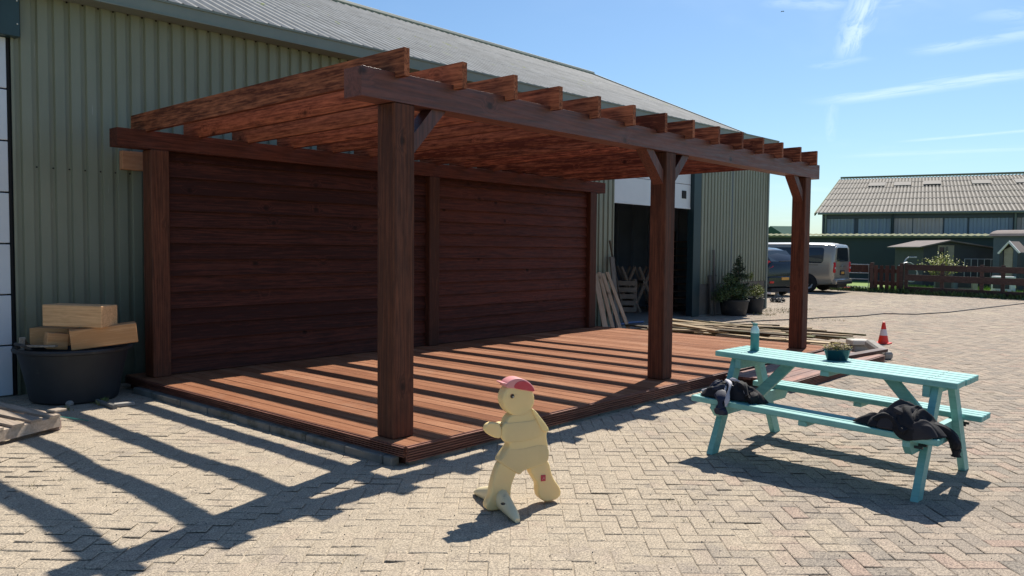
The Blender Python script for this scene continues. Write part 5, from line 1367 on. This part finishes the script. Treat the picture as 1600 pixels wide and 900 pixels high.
for px in (1394.5, 1587): u = ufor(px); b.bar(FP(u, 0, .0), FP(u, EZ - .1, .0), .16, .1, fdv)
b.build('frame_post', 'darkgreen', FBn)
b = MB(); u = ufor(1290.5); b.tube([FP(u, 0, -.12), FP(u, EZ - .15, -.12)], .05, 6); b.tube([FP(ufor(1586), 0, -.14), FP(ufor(1586), EZ - .15, -.14)], .05, 6); b.tube([FP(-.2, EZ - .12, -.32), FP(Lf, EZ - .12, -.32)], .07, 6); b.build('gutter_pipe', 'trim', FBn, smooth=True)
# long lean-to in front
l0 = AT(1215, 367, 42.0); l1 = AT(1590, 367, 37.2); ldv = l1 - l0; ldv.z = 0; ldv.normalize(); ln_ = Vector((-ldv.y, ldv.x, 0)); ln_ = ln_ if ln_.dot(FW) > 0 else -ln_
lb = Vector((l0.x, l0.y, 0)); LZ = l0.z
lean = thing('lean_to_shed', lb, 'long low dark green shed with mossy roof edge before the big far barn', 'shed')
def LP(u, z, d): return lb + ldv * u + ln_ * d + Vector((0, 0, z))
b = MB(); b.prism([(-8, 0), (22, 0), (22, LZ - .1), (-8, LZ - .1)], LP, 0, .15); b.build('shed_wall', 'darkgreen', lean)
b = MB(); vs = []
for i in range(420):
    u = -8 + i * .0725; z = .018 * math.sin(i * PI / 2 + .3)
    vs += [LP(u, LZ - .03 + z, -.35), LP(u, LZ + .10 + z, 2.2)]
b.add(vs, [(2 * i, 2 * i + 2, 2 * i + 3, 2 * i + 1) for i in range(419)]); b.prism([(-8, LZ - .13), (22, LZ - .13), (22, LZ - .05), (-8, LZ - .05)], LP, -.3, -.25); b.build('roof', 'mossroof', lean)
# low far buildings and bare trees at the left of the opening
def farbox(px0, px1, pyt, depth, zb, mat, roofmat, label, name):
    a = AT(px0, 392, depth); c_ = AT(px1, 392, depth); a.z = c_.z = 0; zt2 = AT(px0, pyt, depth).z; d = (c_ - a).normalized(); nn = Vector((-d.y, d.x, 0)); nn = nn if nn.dot(FW) > 0 else -nn
    th_ = thing(name, a, label, 'building'); F_ = lambda u, z, w_: a + d * u + nn * w_ + Vector((0, 0, z)); L = (c_ - a).length
    b = MB(); b.prism([(0, 0), (L, 0), (L, zt2 * .75), (0, zt2 * .75)], F_, 0, 8); b.build('wall', mat, th_)
    b = MB(); vs = [F_(-.2, zt2 * .72, -.3), F_(L + .2, zt2 * .72, -.3), F_(L + .2, zt2, 4), F_(-.2, zt2, 4), F_(L + .2, zt2 * .72, 8.3), F_(-.2, zt2 * .72, 8.3)]
    b.add(vs, [(0, 1, 2, 3), (3, 2, 4, 5), (0, 3, 5), (1, 4, 2)]); b.build('roof', roofmat, th_)
farbox(1205, 1234, 355, 75, 0, 'navy', 'green_roof', 'low distant shed with green roof in the gap beside the barn', 'distant_shed')
farbox(1233, 1262, 351, 62, 0, 'navy', 'green_roof', 'small dark distant shed hidden behind the last pergola post', 'distant_shed')
def bare_tree(px, depth, hh_, seed, label):
    rr = random.Random(seed); p = AT(px, 392, depth); p.z = 0; tr = thing('bare_tree', p, label, 'tree')
    b = MB(); b.tube([p, p + Vector((.1, 0, hh_ * .4))], [.22, .15], 6)
    tw = MB()
    def grow(q, d, L, r, lv):
        e = q + d * L; (b if lv < 2 else tw).tube([q, e], [r, r * .6], 4, caps=False)
        if lv < 4:
            for k in range(5):
                nd = (d + Vector((rr.gauss(0, .5), rr.gauss(0, .5), rr.gauss(.1, .35)))).normalized(); grow(q.lerp(e, rr.uniform(.5, 1)), nd, L * rr.uniform(.55, .8), max(r * .5, .045), lv + 1)
    grow(p + Vector((.1, 0, hh_ * .35)), Vector((0, 0, 1)), hh_ * .27, .14, 0)
    b.build('trunk', 'trees_far', tr, recalc=False); tw.build('crown', 'trees_far', tr, recalc=False)
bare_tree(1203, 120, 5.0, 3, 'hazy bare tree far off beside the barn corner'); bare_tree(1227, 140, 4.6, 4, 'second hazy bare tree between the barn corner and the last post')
# bird
p = AT(1223, 18, 60); b = MB(); b.add([p, p + rx * .10 + Vector((0, 0, .05)), p + rx * .05 + fx * .06, p - rx * .10 + Vector((0, 0, .05)), p - rx * .1 + fx * .12, p - fx * .15], [(0, 1, 2), (0, 4, 3), (0, 2, 5, 4)]); o = b.build('bird', 'bird', recalc=False); o.modifiers.new('s', 'SOLIDIFY').thickness = .03; tag(o, 'tiny dark bird high in the blue sky', 'bird')
